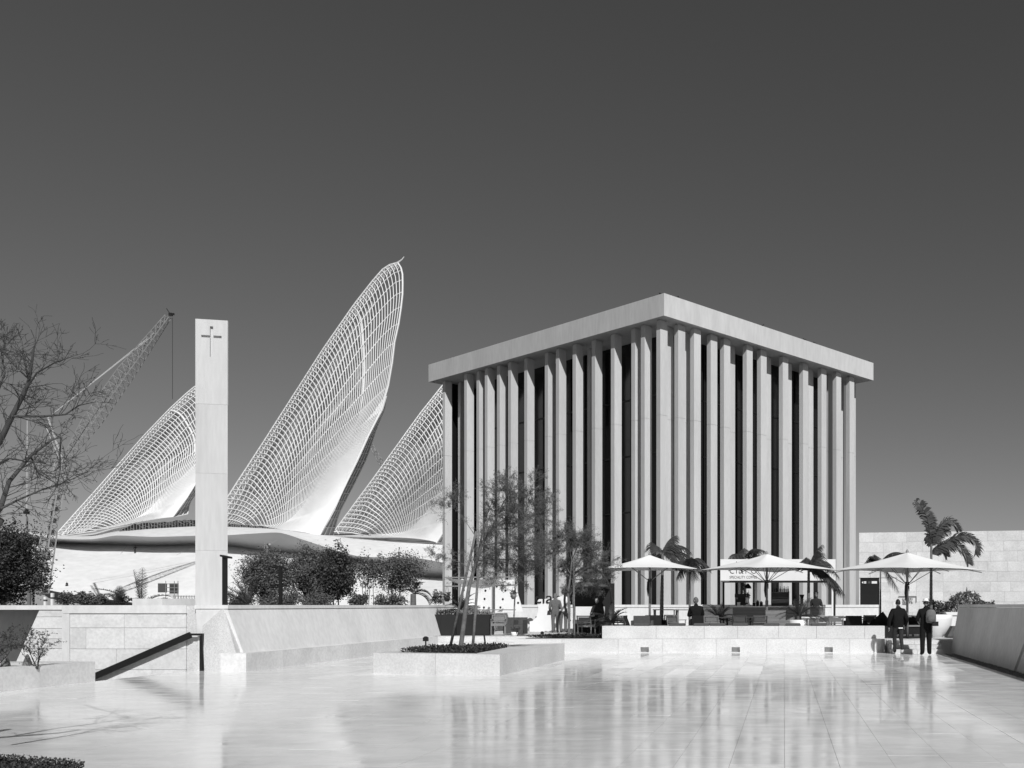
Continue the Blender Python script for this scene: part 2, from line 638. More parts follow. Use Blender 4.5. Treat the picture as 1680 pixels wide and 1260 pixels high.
def spot(x, y, z, h, label, head=.1):
    t_ = thing('spike_light', label, 'garden light', (x, y, z), 'spike lights in the planting beds')
    MB().tube([(x, y, z), (x, y, z + h)], .018, 6).build('stake', M['black'], t_)
    q_ = MB()
    q_.hull([(x - head, y - head * .8, z + h), (x + head, y - head * .8, z + h), (x + head, y + head * .8, z + h), (x - head, y + head * .8, z + h)],
            [(x - head, y - head * .8, z + h + head * 1.5), (x + head, y - head * .8, z + h + head * 1.5), (x + head, y + head * .8, z + h + head * 1.5), (x - head, y + head * .8, z + h + head * 1.5)])
    q_.hull([(x - head, y - head * .8, z + h + head * 1.5), (x + head, y - head * .8, z + h + head * 1.5), (x + head, y + head * .8, z + h + head * 1.5), (x - head, y + head * .8, z + h + head * 1.5)],
            [(x - head * .4, y - head * .4, z + h + head * 2.1), (x + head * .4, y - head * .4, z + h + head * 2.1), (x + head * .4, y + head * .4, z + h + head * 2.1), (x - head * .4, y + head * .4, z + h + head * 2.1)])
    q_.build('lamp_head', M['black'], t_)


p = at(698.5, 1066, 24.6); spot(p.x, p.y, PL_Z - .02, .22, 'small black spike light at the left end of the stone planter', .058)

# ------------------------------------------------------------------ left side: bench, battered wall, cross tower, stair wall
lb = thing('stone_bench', 'low stone bench running along the foot of the sloping left wall', 'bench', (-13.3, 28, 0))
ys = [23.3, 25.0, 26.9, 28.6, 30.6, 32.4, 34.3, 36.18]
for a, b in zip(ys, ys[1:]):
    MB().box(-13.62, a + .003, 0, -13.0, b - .003, .44).build('stone_block', M['stone_wall'], lb)
lw = thing('battered_wall', 'smooth pale sloping parapet wall behind the left bench with a thin coping', 'wall', (-13.8, 30, 0))
q = MB()
q.hull([(-13.3, 23.72, .43), (-13.3, 45.2, .43), (-14.4, 45.2, .43), (-14.4, 23.72, .43)], [(-13.62, 23.6, 1.50), (-13.62, 45.2, 1.50), (-14.4, 45.2, 1.50), (-14.4, 23.6, 1.50)])
q.box(-14.4, 23.7, -.1, -13.63, 45.2, .428)
q.build('wall_face', M['stone_smooth'], lw)
MB().box(-14.42, 23.58, 1.513, -13.6, 45.2, 1.605).build('coping', M['stone_smooth'], lw)
MB().box(-14.36, 23.7, 1.50, -13.65, 45.1, 1.513).build('shadow_joint', M['shadowgap'], lw)

# cross tower: slim slab with a cut-in cross
tw = thing('cross_tower', 'tall slim pale concrete tower with a cross cut into its top', 'tower', (-14.5, 24.4, 0))
TY = 24.4
a0 = at(320.5, 993, TY); b0 = V((gx(373.5, TY + .17), TY + .17, 0))
dirf = (b0 - V((a0.x, TY, 0))).normalized()
wid = (b0 - V((a0.x, TY, 0))).length
nf = V((dirf.y, -dirf.x, 0))          # outward normal, facing the plaza
back = V((-.57, .82, 0)) * .85
TZ1 = gz(522.8, TY)


def tp(u, z, dep=0.0):
    q_ = V((a0.x, TY, 0)) + dirf * u - nf * dep
    return V((q_.x, q_.y, z))


def fz(py):
    return gz(py, TY)


def panel(mb, u0, u1, z0, z1, depth=.07):
    mb.hull([tp(u0, z0), tp(u1, z0), tp(u1, z0, depth), tp(u0, z0, depth)], [tp(u0, z1), tp(u1, z1), tp(u1, z1, depth), tp(u0, z1, depth)])


k = wid / 53.0
U = lambda px: (px - 320.5) * k
cz = {n: fz(v) for n, v in dict(top=533.7, armt=548.6, armb=552.6, foot=584).items()}
q = MB()
D_ = .07
c0, c1, r0, r1 = U(344.2), U(349.6), U(330), U(363.5)
panel(q, 0, wid, fz(575) - 0.0 if False else cz['foot'] - 1.2, cz['foot'])
panel(q, 0, wid, cz['top'], TZ1)
panel(q, 0, r0, cz['foot'], cz['top']); panel(q, r1, wid, cz['foot'], cz['top'])
panel(q, r0, c0, cz['foot'], cz['armb']); panel(q, c1, r1, cz['foot'], cz['armb'])
panel(q, r0, c0, cz['armt'], cz['top']); panel(q, c1, r1, cz['armt'], cz['top'])
f0 = len(q.v)
z = cz['foot'] - 1.2
bk = [V((0, 0, 0))]
q.hull([tp(0, z, D_), tp(wid, z, D_), tp(wid * .9, z, D_) + back, tp(wid * .1, z, D_) + back],
       [tp(0, TZ1, D_), tp(wid, TZ1, D_), tp(wid * .9, TZ1, D_) + back, tp(wid * .1, TZ1, D_) + back])
q.build('tower_head', M['concrete'], tw)
zs = [z - .004, fz(776), fz(903), 1.6]
for zt, zb in zip(zs, zs[1:]):
    q = MB()
    q.hull([tp(0, zb + .003), tp(wid, zb + .003), tp(wid * .9, zb + .003, D_) + back, tp(wid * .1, zb + .003, D_) + back],
           [tp(0, zt), tp(wid, zt), tp(wid * .9, zt, D_) + back, tp(wid * .1, zt, D_) + back])
    q.build('tower_shaft', M['concrete'], tw)
# flared foot of the tower
q = MB()
fx = lambda px: gx(px, TY)
f3 = lambda px, Y: (gx(px, Y), Y)
q.hull([(*f3(307, 23.72), -.2), (*f3(334, 23.70), -.2), (*f3(336, 23.5), -.2), (*f3(399, 23.42), -.2), (-13.35, 24.0, -.2), (-13.9, 25.3, -.2), (*f3(307, 25.3), -.2)],
       [(*f3(307, 23.72), 1.585), (*f3(327, 23.71), 1.585), (*f3(331, 23.7), 1.585), (*f3(366, 23.6), 1.585), (-13.75, 24.1, 1.585), (-14.0, 25.3, 1.585), (*f3(307, 25.3), 1.585)])
q.build('tower_foot', M['hammered'], tw)

# stair wall with slab facing, coping beam and pilaster
SW_Y = 23.72
sw = thing('stair_wall', 'stone slab wall with a shadow gap under its coping beside the stairs down', 'wall', (-16.5, SW_Y, 0))
x0, x1 = gx(116, SW_Y), gx(306, SW_Y)
MB().box(x0 - .18, SW_Y + .06, -3, x1, SW_Y + .5, 1.40).build('wall_core', M['stone_smooth'], sw)
MB().box(gx(104, SW_Y), SW_Y - .05, -3, x0 - .004, SW_Y + .055, 1.395).build('pilaster', M['stone_smooth'], sw)
MB().box(gx(104, SW_Y), SW_Y - .05, 1.402, x1 + .02, SW_Y + .5, 1.6).build('coping', M['stone_smooth'], sw)
rows = [(1006.5, 1030), (1030, 1064.5), (1064.5, 1098.5), (1098.5, 1133), (1133, 1170)]
cols = [[116, 205, 306], [116, 142, 205, 306], [116, 192, 306], [116, 160, 250, 306], [116, 220, 306]]
for (ya, yb), cc in zip(rows, cols):
    for ca, cb in zip(cc, cc[1:]):
        MB().box(gx(ca, SW_Y) + .004, SW_Y - .02, gz(yb, SW_Y) + .004, gx(cb, SW_Y) - .004, SW_Y + .058, gz(ya, SW_Y) - .004).build('stone_slab', M['stone_wall'], sw)

# wall end further left with a sloped recess in shade
ew = thing('recess_wall', 'pale stone parapet with a shaded sloping recess at the left edge', 'wall', (-19, 24.6, 0))
EY = 23.8
MB().box(gx(-260, EY), EY - .02, 1.49, gx(103.5, EY), EY + 2.6, 1.6).build('coping', M['stone_smooth'], ew)  # extended far back so that it keeps the recess below in shade
q = MB()
yy = [1001.5, 1012, 1031, 1048, 1064, 1090, 1150]
for ya, yb in zip(yy, yy[1:]):
    xa, xb = interp([(1001, 64.5), (1060, 38), (1150, -2)], ya), interp([(1001, 64.5), (1060, 38), (1150, -2)], yb)
    MB().hull([(gx(xb, EY), EY, gz(yb, EY) + .004), (gx(103.5, EY), EY, gz(yb, EY) + .004), (gx(103.5, EY), EY + .6, gz(yb, EY) + .004), (gx(xb, EY), EY + .6, gz(yb, EY) + .004)],
              [(gx(xa, EY), EY, gz(ya, EY) - .004), (gx(103.5, EY), EY, gz(ya, EY) - .004), (gx(103.5, EY), EY + .6, gz(ya, EY) - .004), (gx(xa, EY), EY + .6, gz(ya, EY) - .004)]).build('stone_slab', M['stone_wall'], ew)
MB().hull([(gx(-260, EY), EY + 1.3, -2), (gx(60, EY), EY + 1.3, -2), (gx(60, EY), EY + 1.5, -2), (gx(-260, EY), EY + 1.5, -2)],
          [(gx(-260, EY), EY + 2.2, 1.49), (gx(100, EY), EY + 2.2, 1.49), (gx(100, EY), EY + 2.4, 1.49), (gx(-260, EY), EY + 2.4, 1.49)]).build('recess_back', M['stone_smooth'], ew)

# stairs going down
sf = thing('descending_stairs', 'stone stair flight going down to the left below the black handrail', 'stairs', (-16, 22.4, -1))
for kx in range(12):
    MB().box(X_L - .04 - .32 * (kx + 1), 20.35, -2.6, X_L - .04 - .32 * kx - .003, 23.66, -.15 - .17 * kx).build('step', M['stone'], sf)

# black handrail
hr = thing('handrail', 'thick black metal handrail sloping down the stairs along the stone wall', 'handrail', (-14.9, 23.7, 0))
HYd = 23.57
pa, pb = at(313, 1041.5, HYd), at(128, 1121.5, HYd)
MB().bar(pa, pa + (pb - pa) * 1.25, .05, .15).build('sloping_rail', M['black'], hr)
pc = at(331, 1039.5, HYd)
MB().box(pa.x - .03, HYd - .035, pc.z - .045, pc.x + .035, HYd + .035, pc.z + .005).build('top_rail', M['black'], hr)
MB().box(pc.x - .035, HYd - .035, 0, pc.x + .035, HYd + .035, pc.z - .047).build('post', M['black'], hr)

# left planter at the plaza edge
lp = thing('stone_planter', 'long low stone planter at the left edge with sparse shrubs in it', 'planter', (-15.5, 17, 0))
for a, b in zip((6, 9.5, 12.6, 15.4, 17.9), (9.5, 12.6, 15.4, 17.9, 20.3)):
    MB().box(-14.95, a + .003, 0, -14.5, b - .003, .42).build('stone_block', M['stone_wall'], lp)
MB().box(-18.5, 19.85, -.2, -14.953, 20.3, .42).build('end_block', M['stone_wall'], lp)
MB().box(-18.5, 6, -.2, -14.953, 19.847, .36).build('soil', M['soil'], lp)
for px, py in ((9, 1083), (45, 1084)):
    p = at(px, py, 18.9)
    t_ = MB()
    t_.lathe([(.075, 0), (.085, .02), (.075, .1), (.035, .22), (.012, .27)], (p.x, p.y, .37), 12)
    o = t_.build('garden_lamp', M['cloth_grey'], smooth=True)
    tag(centre(o), 'small pale cone lamp %s in the left planter' % ('at the very edge' if px < 20 else 'beside the twiggy shrub'), 'garden light', 'cone lamps in the left planter')

# bed at the lower left corner
cb = thing('planting_bed', 'rounded bed of dense dark ground cover in the bottom left corner', 'planting bed', (-8, 8.5, 0))
cpoly = [(-13.5, 5.0), (-7.4, 5.0), (-6.5, 8.0), (-6.42, 8.85), (-6.6, 9.08), (-7.2, 9.34), (-7.9, 9.52), (-13.5, 10.0)]
MB().prism(cpoly, 0, .05).build('soil', M['soil'], cb)
cover(cpoly[:3] + [(-6.5, 8.0), (-13.5, 8.0)], .04, 9000, .05, .13, 8, 'ground_cover', cb, M['ground_cover'])
cover([(-9.2, 8.0)] + cpoly[2:7] + [(-9.2, 9.64)], .03, 30000, .026, .11, 9, 'ground_cover', cb, M['ground_cover'])

# ------------------------------------------------------------------ right side wall and gravel
rw = thing('battered_wall', 'dark shaded sloping wall with a slanted slot along the right edge', 'wall', (5.7, 20, 0))


def rwall(y0, y1, t0, t1, x0=5.6, x1=5.9, z1=1.52):
    q_ = MB()
    q_.hull([(x0, y0, -.1), (6.6, y0, -.1), (6.6, y1, -.1), (x0, y1, -.1)], [(x1, t0, z1), (6.6, t0, z1), (6.6, t1, z1), (x1, t1, z1)])
    return q_


rwall(-2, 23.46, -2, 22.34).build('wall_face', M['stone_smooth'], rw)
rwall(23.72, 32.7, 22.60, 32.7).build('wall_face', M['stone_smooth'], rw)
rwall(23.46, 23.72, 22.34, 22.60, 5.74, 6.04).build('slot', M['stone_smooth'], rw)
q = MB(); q.hull([(5.88, -2, 1.535), (6.62, -2, 1.535), (6.62, 32.72, 1.535), (5.88, 32.72, 1.535)], [(5.88, -2, 1.625), (6.62, -2, 1.625), (6.62, 32.72, 1.625), (5.88, 32.72, 1.625)])
q.build('coping', M['stone_smooth'], rw)
gs = MB()
gs.box(5.2, -2, -.06, 5.66, 32, -.02)
rg = random.Random(4)
for k in range(1500):
    x, y = rg.uniform(5.22, 5.62), rg.uniform(16, 31.9)
    s_ = rg.uniform(.012, .035)
    gs.cbox((x, y, -.02 + s_ * .3), (s_ * 1.6, s_ * 1.4, s_), 0, rg.uniform(0, 3))
gs.build('gravel_strip', M['gravel'], kind='stuff')

# ------------------------------------------------------------------ parapet behind the terrace
pw = thing('parapet_wall', 'long pale parapet wall behind the cafe terrace in front of the columns', 'wall', (-4, 45.2, TZ))
xs = [-15.6, -11.5, -7.4, -3.3, .8, 4.4]
for a, b in zip(xs, xs[1:]):
    MB().box(a + .004, 45.0, 0, b - .004, 45.5, 1.49).build('wall_panel', M['stone_smooth'], pw)
    MB().box(a + .004, 44.97, 1.505, b - .004, 45.53, 1.625).build('coping', M['stone_smooth'], pw)
MB().box(-15.5, 45.05, 1.49, 4.3, 45.45, 1.505).build('shadow_joint', M['shadowgap'], pw)

# ------------------------------------------------------------------ limestone building on the right
lbld = thing('limestone_building', 'blank limestone block wall building with a black door at the right', 'building', (8, 50, 0))
A_ = V((gx(1409.5, 50), 50, 0)); B_ = V((14.4, 48.0, 0))
du = (B_ - A_).normalized(); ln = (B_ - A_).length
nb = V((-du.y, du.x, 0))
top = gz(874, 50)


def lbox(u0, u1, z0, z1, d0, d1):
    q_ = MB()
    P = [A_ + du * u0 + nb * d0, A_ + du * u1 + nb * d0, A_ + du * u1 + nb * d1, A_ + du * u0 + nb * d1]
    q_.hull([(p.x, p.y, z0) for p in P], [(p.x, p.y, z1) for p in P])
    return q_


d0u, d1u, dz1 = .05, 1.03, gz(948, 50)
lbox(1.04, ln, -1, top - .01, .04, 3.4).build('wall_core', M['stone_smooth'], lbld)
lbox(0, 1.04, dz1, top - .012, .04, 3.4).build('wall_core', M['stone_smooth'], lbld)
lbox(0, 1.04, -1, dz1 - .002, .5, 3.4).build('wall_core', M['stone_smooth'], lbld)
lbox(0, .045, -1, dz1 - .002, .04, .498).build('door_jamb', M['stone_smooth'], lbld)
rb = random.Random(9)
rh = .512
z1 = top
while z1 > .2:
    z0 = z1 - rh
    u = rb.choice((-1.1, -.75, -.4, -.95))
    while u < ln:
        L_ = rb.choice((1.35, 1.35, 1.7, 1.0))
        a, b = max(u, 0), min(u + L_, ln)
        u += L_
        segs = [(a, b)]
        zz0 = z0
        if z0 < dz1 - .02 and a < d1u + .02:
            if z1 > dz1 + .1:
                zz0 = dz1 + .005
            else:
                if b <= d1u + .05:
                    continue
                a = max(a, d1u + .02)
        if b - a < .05:
            continue
        lbox(a + .003, b - .003, zz0 + .003, z1 - .003, 0, .038).build('stone_block', M['stone_wall'], lbld)
    z1 = z0
dr = lbox(.06, 1.02, TZ, dz1 - .004, .06, .12).build('door', M['black'], lbld)
# notices near the top of the door: arrow, grey square, white strip
q = MB()


def onface(u, z):
    p_ = A_ + du * u + nb * .052
    return (p_.x, p_.y, z)


zc = gz(955.5, 50); hh = .055
px2u = lambda px: (px - 1409.5) / F * 50


def plate(mb, u0, u1, za, zb, m=0):
    a, b, c, d = onface(u0, za), onface(u1, za), onface(u1, zb), onface(u0, zb)
    e = [tuple(V(t_) + nb * .006) for t_ in (a, b, c, d)]
    mb.hull([a, b, e[1], e[0]], [d, c, e[2], e[3]], m)


plate(q, px2u(1417.5), px2u(1421), zc - hh, zc - .006); plate(q, px2u(1417.5), px2u(1421), zc + .006, zc + hh)
for kk in range(4):
    plate(q, px2u(1413.6 + kk * .65), px2u(1414.25 + kk * .65), zc - hh * (.25 + .25 * kk), zc + hh * (.25 + .25 * kk))
q.build('arrow_notice', M['white'], dr)
q = MB(); plate(q, px2u(1424), px2u(1428), zc - hh, zc + hh); q.build('square_notice', M['fabric'], dr)
q = MB(); plate(q, px2u(1430), px2u(1438.7), zc - hh * 1.1, zc + hh * 1.1); q.build('white_notice', M['white'], dr)
# wall sign of small raised metal letters under a thin frame, too small to read
sg = MB()
z1 = gz(978.5, 49); u0, u1 = px2u(1474), px2u(1503)


def sbox(mb, u0_, u1_, za, zb):
    P = [A_ + du * u0_ + nb * -.05, A_ + du * u1_ + nb * -.05, A_ + du * u1_ + nb * -.012, A_ + du * u0_ + nb * -.012]
    mb.hull([(p_.x, p_.y, za) for p_ in P], [(p_.x, p_.y, zb) for p_ in P])


sbox(sg, u0, u1, z1 - .012, z1 + .012); sbox(sg, u1 - .02, u1, z1 - .3, z1 - .013); sbox(sg, px2u(1480.5), px2u(1488), z1 - .39, z1 - .375)
rs = random.Random(2)
for row in range(2):
    u = px2u(1481)
    zt = z1 - .08 - .15 * row
    while u < px2u(1498):
        w = rs.uniform(.04, .075)
        sbox(sg, u, u + .014, zt - .10, zt)
        if rs.random() < .6:
            sbox(sg, u + .015, u + w, zt - .014, zt)
        if rs.random() < .5:
            sbox(sg, u + .015, u + w, zt - .1, zt - .086)
        u += w + .035
o = sg.build('wall_sign', M['fabric'])
tag(centre(o), 'thin grey metal wall sign behind the walking men on the limestone wall', 'sign')
# ------------------------------------------------------------------ columned building
CD = 70.0
C0 = V((gx(1089.5, CD), CD, 0))
uL = V((-.765, .644, 0)); uR = V((.6446, .7648, 0))
LL, LR = .4628 * CD, .378 * CD
SZ, RZ, BZ0 = gz(517.5, CD), gz(480.7, CD), -1.2
ch = thing('columned_building', 'square concrete building ringed by tall blade columns under a thick flat roof', 'building', (C0.x, C0.y, BZ0))


def cpt(a, b, z):
    p_ = C0 + uL * a + uR * b
    return V((p_.x, p_.y, z))


def cbox(a0, a1, b0, b1, z0, z1, mb=None):
    q_ = mb or MB()
    q_.hull([cpt(a0, b0, z0), cpt(a0, b1, z0), cpt(a1, b1, z0), cpt(a1, b0, z0)], [cpt(a0, b0, z1), cpt(a0, b1, z1), cpt(a1, b1, z1), cpt(a1, b0, z1)])
    return q_


cbox(0, LL, 0, LR, SZ, RZ).build('roof_slab', M['roofc'], ch)


def solve_a(px, b):
    "a on line b=const seen at pixel column px"
    k_ = (px - CX) / F
    p_ = C0 + uR * b
    return (k_ * p_.y - p_.x) / (uL.x - k_ * uL.y)


def solve_b(px, a):
    k_ = (px - CX) / F
    p_ = C0 + uL * a
    return (k_ * p_.y - p_.x) / (uR.x - k_ * uR.y)


CWL, CWR = .42, .72
ncol = 0


def column(a, b, wl=CWL, wr=CWR):
    global ncol
    ncol += 1
    q_ = cbox(a, a + wl, b, b + wr, BZ0, 15.59)
    cbox(a, a + wl, b, b + wr, 15.61, SZ - .10, q_)
    cbox(a + .02, a + wl - .02, b + .02, b + wr - .02, 15.59, 15.61, q_)
    cbox(a + .06, a + wl - .06, b + .1, b + wr - .1, SZ - .10, SZ, q_)
    q_.build('column', M['concrete'], ch)


left = [(730, .47), (765.9, .22), (786.1, .36), (799.8, .25), (819.9, .36), (838.2, .3), (865, .47), (898.9, .48), (917.1, .34), (944.8, .36),
        (976.3, .6), (1008.1, .5), (1041.8, .5), (1057.6, .4)]
for px, d in left:
    column(solve_a(px, d + .12), d + .12)
right = [(1083.3, .75), (1112.8, .5), (1138.7, .4), (1166.1, .52), (1187.8, .56), (1225, .45), (1248.3, .55), (1284.2, .56), (1317.4, .68), (1347.8, .56), (1372.2, .42), (1393.9, .48)]
first = True
for px, d in right:
    column(d + .1, solve_b(px, d + .1), CWL, CWR)
    first = False
for px in (1105, 1132, 1206, 1265, 1299, 1334.4, 1366, 1404):
    a = 1.75
    column(a, solve_b(px, a) - CWR)
rc = random.Random(21)
for px in (755.5, 969):
    b = rc.uniform(1.7, 2.3)
    column(solve_a(px, b), b)
# back ranks so that the building is complete from the side
for i in range(12):
    column(3.0 + i * 2.35, LR - 1.3)
cbox(3.4, LL - 3.4, 3.4, LR - 3.4, BZ0, SZ - .02).build('glass_hall', M['dark_glass'], ch)
cbox(LL - 1.1, LL - .5, 1.7, LR - 1.2, BZ0, SZ - .03).build('dark_backing', M['dark_glass'], ch)  # added dark block, not glazing, to keep the end gap black
q = MB()
for i in range(14):
    a = 3.6 + i * (LL - 7.2) / 13
    cbox(a, a + .08, 3.32, 3.398, BZ0, SZ - .03, q)
for i in range(11):
    b = 3.6 + i * (LR - 7.2) / 10
    cbox(3.32, 3.398, b, b + .08, BZ0, SZ - .03, q)
for z in (4.5, 9, 13.5, 18):
    cbox(3.4, LL - 3.4, 3.34, 3.397, z, z + .12, q)
    cbox(3.34, 3.397, 3.4, LR - 3.4, z, z + .12, q)
q.build('mullion', M['black'], ch)


# small birds along the roof edge
def bird():
    q_ = MB()
    q_.ball((0, 0, .13), (.09, .17, .09), 8, 6)
    q_.ball((0, -.15, .25), (.055, .06, .055), 8, 5)
    q_.tube([(0, -.19, .25), (0, -.26, .235)], [.02, .004], 5)
    q_.hull([(-.04, .1, .1), (.04, .1, .1), (.05, .34, .07), (-.05, .34, .07)], [(-.04, .1, .14), (.04, .1, .14), (.05, .34, .085), (-.05, .34, .085)])
    q_.tube([(-.03, 0, .05), (-.03, 0, 0)], .01, 4); q_.tube([(.03, 0, .05), (.03, 0, 0)], .01, 4)
    return tag(q_.build('bird', M['black'], smooth=True), 'x', 'bird', 'birds perched on the roof edge')


bird0 = bird()
spots = [('L', 1083, 'dark bird perched just left of the roof corner'), ('R', 1112.5, 'dark bird perched nearest the corner on the sunlit roof edge'),
         ('R', 1251, 'dark bird perched midway along the sunlit roof edge'), ('R', 1320, 'dark bird perched on the sunlit roof edge, left one of a close pair'),
         ('R', 1336, 'dark bird perched on the sunlit roof edge, right one of a close pair'), ('R', 1426, 'dark bird perched at the far right end of the roof')]
for i, (side, px, lab) in enumerate(spots):
    o = bird0 if i == 0 else copy_tree(bird0)
    p_ = cpt(solve_a(px, .1), .1, RZ) if side == 'L' else cpt(.1, solve_b(px, .1), RZ)
    place(o, p_, rc.uniform(0, 6), .62, lab)

# ------------------------------------------------------------------ museum mound
mus = thing('museum_mound', 'vast white sloping concrete mound with a shaded overhanging lip', 'building', (-200, 320, -1.2))
Uc = [(0, 871), (40, 873), (90, 880), (130, 881), (155, 880.5), (190, 873), (250, 867), (320, 863), (374, 864), (420, 866), (460, 869), (520, 877), (585, 884), (640, 889), (690, 892), (727, 894), (780, 897)]
Lc = [(0, 873), (40, 876), (90, 883.5), (130, 885), (155, 884.5), (190, 878), (250, 881), (320, 879), (374, 878), (420, 875), (460, 873), (520, 893), (585, 913), (640, 915), (690, 916), (727, 923), (780, 930)]
Rc = [(0, 886), (40, 888), (90, 891), (130, 892), (155, 893), (190, 894), (250, 896), (320, 894), (374, 895), (420, 902), (460, 906), (520, 911), (585, 919), (640, 931), (690, 946), (727, 948), (780, 950)]
Bc = [(0, 905), (40, 925), (58, 948), (74, 967), (110, 974), (160, 981), (215, 988), (290, 1000), (360, 1010), (410, 1010), (455, 1010), (520, 1010), (585, 1010), (640, 1010), (690, 1010), (727, 1010), (780, 1010)]


def dense(c, n=6):
    out = []
    for (x0, y0), (x1, y1) in zip(c, c[1:]):
        for k_ in range(n):
            out.append((x0 + (x1 - x0) * k_ / n, y0 + (y1 - y0) * k_ / n))
    return out + [c[-1]]


def smooth2(c, it=2):
    c = [V(p_) for p_ in c]
    for _ in range(it):
        c = [c[0]] + [(a + b * 2 + d) / 4 for a, b, d in zip(c, c[1:], c[2:])] + [c[-1]]
    return c


def loft(c0, Y0, c1, Y1, n=6, bulge=0.0):
    a, b = smooth2(dense(c0)), smooth2(dense(c1))
    rows = []
    for k_ in range(n + 1):
        t_ = k_ / n
        row = []
        for p_, q_ in zip(a, b):
            w0, w1 = at(p_[0], p_[1], Y0), at(q_[0], q_[1], Y1)
            w = w0.lerp(w1, t_)
            w.z += bulge * math.sin(math.pi * t_)
            row.append(w)
        rows.append(row)
    return MB().grid(rows[::-1])


Uback = [(x, y + interp([(-1, 4), (90, 2), (130, -4), (190, -8), (250, -10), (320, -8), (374, -6), (460, -6), (520, -4), (545, -3), (585, -10), (640, -12), (690, -9), (727, -5), (781, -4)], x)) for x, y in Uc]
loft(Uc, 345, Lc, 325, 5, .6).build('upper_shell', M['shell'], mus, True)
loft(Uback, 400, Uc, 345, 3).build('rear_shell', M['shell'], mus, True)
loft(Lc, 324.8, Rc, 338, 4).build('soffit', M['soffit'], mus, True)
loft(Rc, 338.2, Bc, 296, 10, 1.5).build('lower_slope', M['shell'], mus, True)
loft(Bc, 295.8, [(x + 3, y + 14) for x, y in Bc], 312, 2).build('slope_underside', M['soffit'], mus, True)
# thin panel joints on the slope and soffit
q = MB()
for a, b, Ya, Yb in (((300, 905), (190, 965), 332, 312), ((210, 893), (158, 960), 336, 310), ((470, 906), (372, 960), 333, 312), ((165, 952), (195, 975), 312, 303), ((455, 887), (420, 900), 329, 334)):
    q.tube([at(a[0], a[1], Ya - 1.2), at((a[0] + b[0]) / 2, (a[1] + b[1]) / 2, (Ya + Yb) / 2 - 2.4), at(b[0], b[1], Yb - 1.2)], .05, 4)
q.build('panel_joint', M['soffit'], mus)
q = MB()
w = [at(74, 936, 312), at(110, 944, 309), at(75, 965.5, 295.5)]
q.hull([p_ + V((0, .8, 0)) for p_ in w], [p_ + V((0, -.6, 0)) for p_ in w])
q.build('painted_dark_wedge', M['black'], mus)  # solid black wedge painting the dark of an opening; no hole is cut
# parapet of dark vents in the shaded band
q = MB()
for px in (178, 182, 186, 203, 207):
    p_ = at(px, 890, 337.2); q.cbox(p_, (.6, .4, 1.0))
q.build('vent', M['black'], mus)

# dark site hoarding and scaffolding round the feet of the wings
sc_m = MB(); sc_d = MB()
rs = random.Random(5)
for (xa, ya, xb, yb, h) in ((196, 872, 322, 862.5, 13), (372, 864, 472, 870.5, 7)):
    n = 26
    tops = []
    for k_ in range(n + 1):
        t0 = k_ / n
        ramp = min(1, t0 * 5) if h > 10 else min(1, (1 - t0) * 2.2)
        tops.append((at(xa + (xb - xa) * t0, ya + (yb - ya) * t0 + 2, 344), h * (.25 + .75 * ramp) * rs.uniform(.85, 1.05) * 344 / F))
    bt_ = [p_ for p_, _ in tops] + [p_ + V((0, 3, 0)) for p_, _ in tops[::-1]]
    tt_ = [p_ + V((0, 0, hh)) for p_, hh in tops] + [p_ + V((0, 3, hh)) for p_, hh in tops[::-1]]
    for k_ in range(n):
        (p0, h0), (p1, h1) = tops[k_], tops[k_ + 1]
        sc_d.add([p0, p1, p1 + V((0, 0, h1)), p0 + V((0, 0, h0))], [(0, 1, 2, 3)])
        sc_d.add([p0 + V((0, 3, h0)), p0 + V((0, 0, h0)), p1 + V((0, 0, h1)), p1 + V((0, 3, h1))], [(0, 1, 2, 3)])
        for _ in range(2):
            a_ = p0 + V((0, -.3, h0 * rs.uniform(0, 1.15)))
            sc_m.tube([a_, p1 + V((rs.uniform(-1, 2), -.3, h1 * rs.uniform(0, 1.2)))], .07, 3)
        sc_m.tube([p0 + V((0, -.3, 0)), p0 + V((0, -.3, h0 * rs.uniform(.9, 1.3)))], .09, 4)
scf = thing('site_scaffold', 'dark netted construction scaffold at the foot of the left lattice wing', 'scaffold', at(260, 865, 343.5))
sc_d.build('dark_netting', M['charcoal'], scf, kind='stuff')
sc_m.build('scaffold_tube', M['pole'], scf, kind='stuff')

# ------------------------------------------------------------------ lattice wings
T_L = Curve2([(340, 866), (375, 812), (430, 728), (480, 650), (530, 572), (580, 500), (612, 459), (628, 441), (640, 433.5), (652, 430.5)])
T_B = [(0, (436, 868)), (.15, (462, 869.5)), (.3, (478, 871)), (.5, (495, 873)), (.7, (506, 875)), (.85, (514, 877.5)), (1, (523, 880))]
T_BUL = [(0, .05), (.1, .10), (.27, .19), (.4, .26), (.53, .30), (.65, .265), (.78, .185), (.9, .128), (1, .098)]


T_R = Curve2([(652, 430.5), (657.5, 437), (661, 452), (660.5, 486), (655.5, 526), (648, 557), (645.2, 583), (641.8, 609), (635, 644), (627, 672), (609, 705), (588, 752), (562, 805), (546, 841), (523, 880)])


def T_base(s):
    for (s0, p0), (s1, p1) in zip(T_B, T_B[1:]):
        if s <= s1:
            k_ = (s - s0) / (s1 - s0)
            return V(p0).lerp(V(p1), k_)
    return V(T_B[-1][1])


def by_y(cv):
    tab = sorted((cv(i / 300).y, cv(i / 300).x, i / 300) for i in range(301))
    return [(y, x) for y, x, u in tab], [(y, u) for y, x, u in tab]


T_LX, T_LU = by_y(T_L)
T_RX, _ = by_y(T_R)


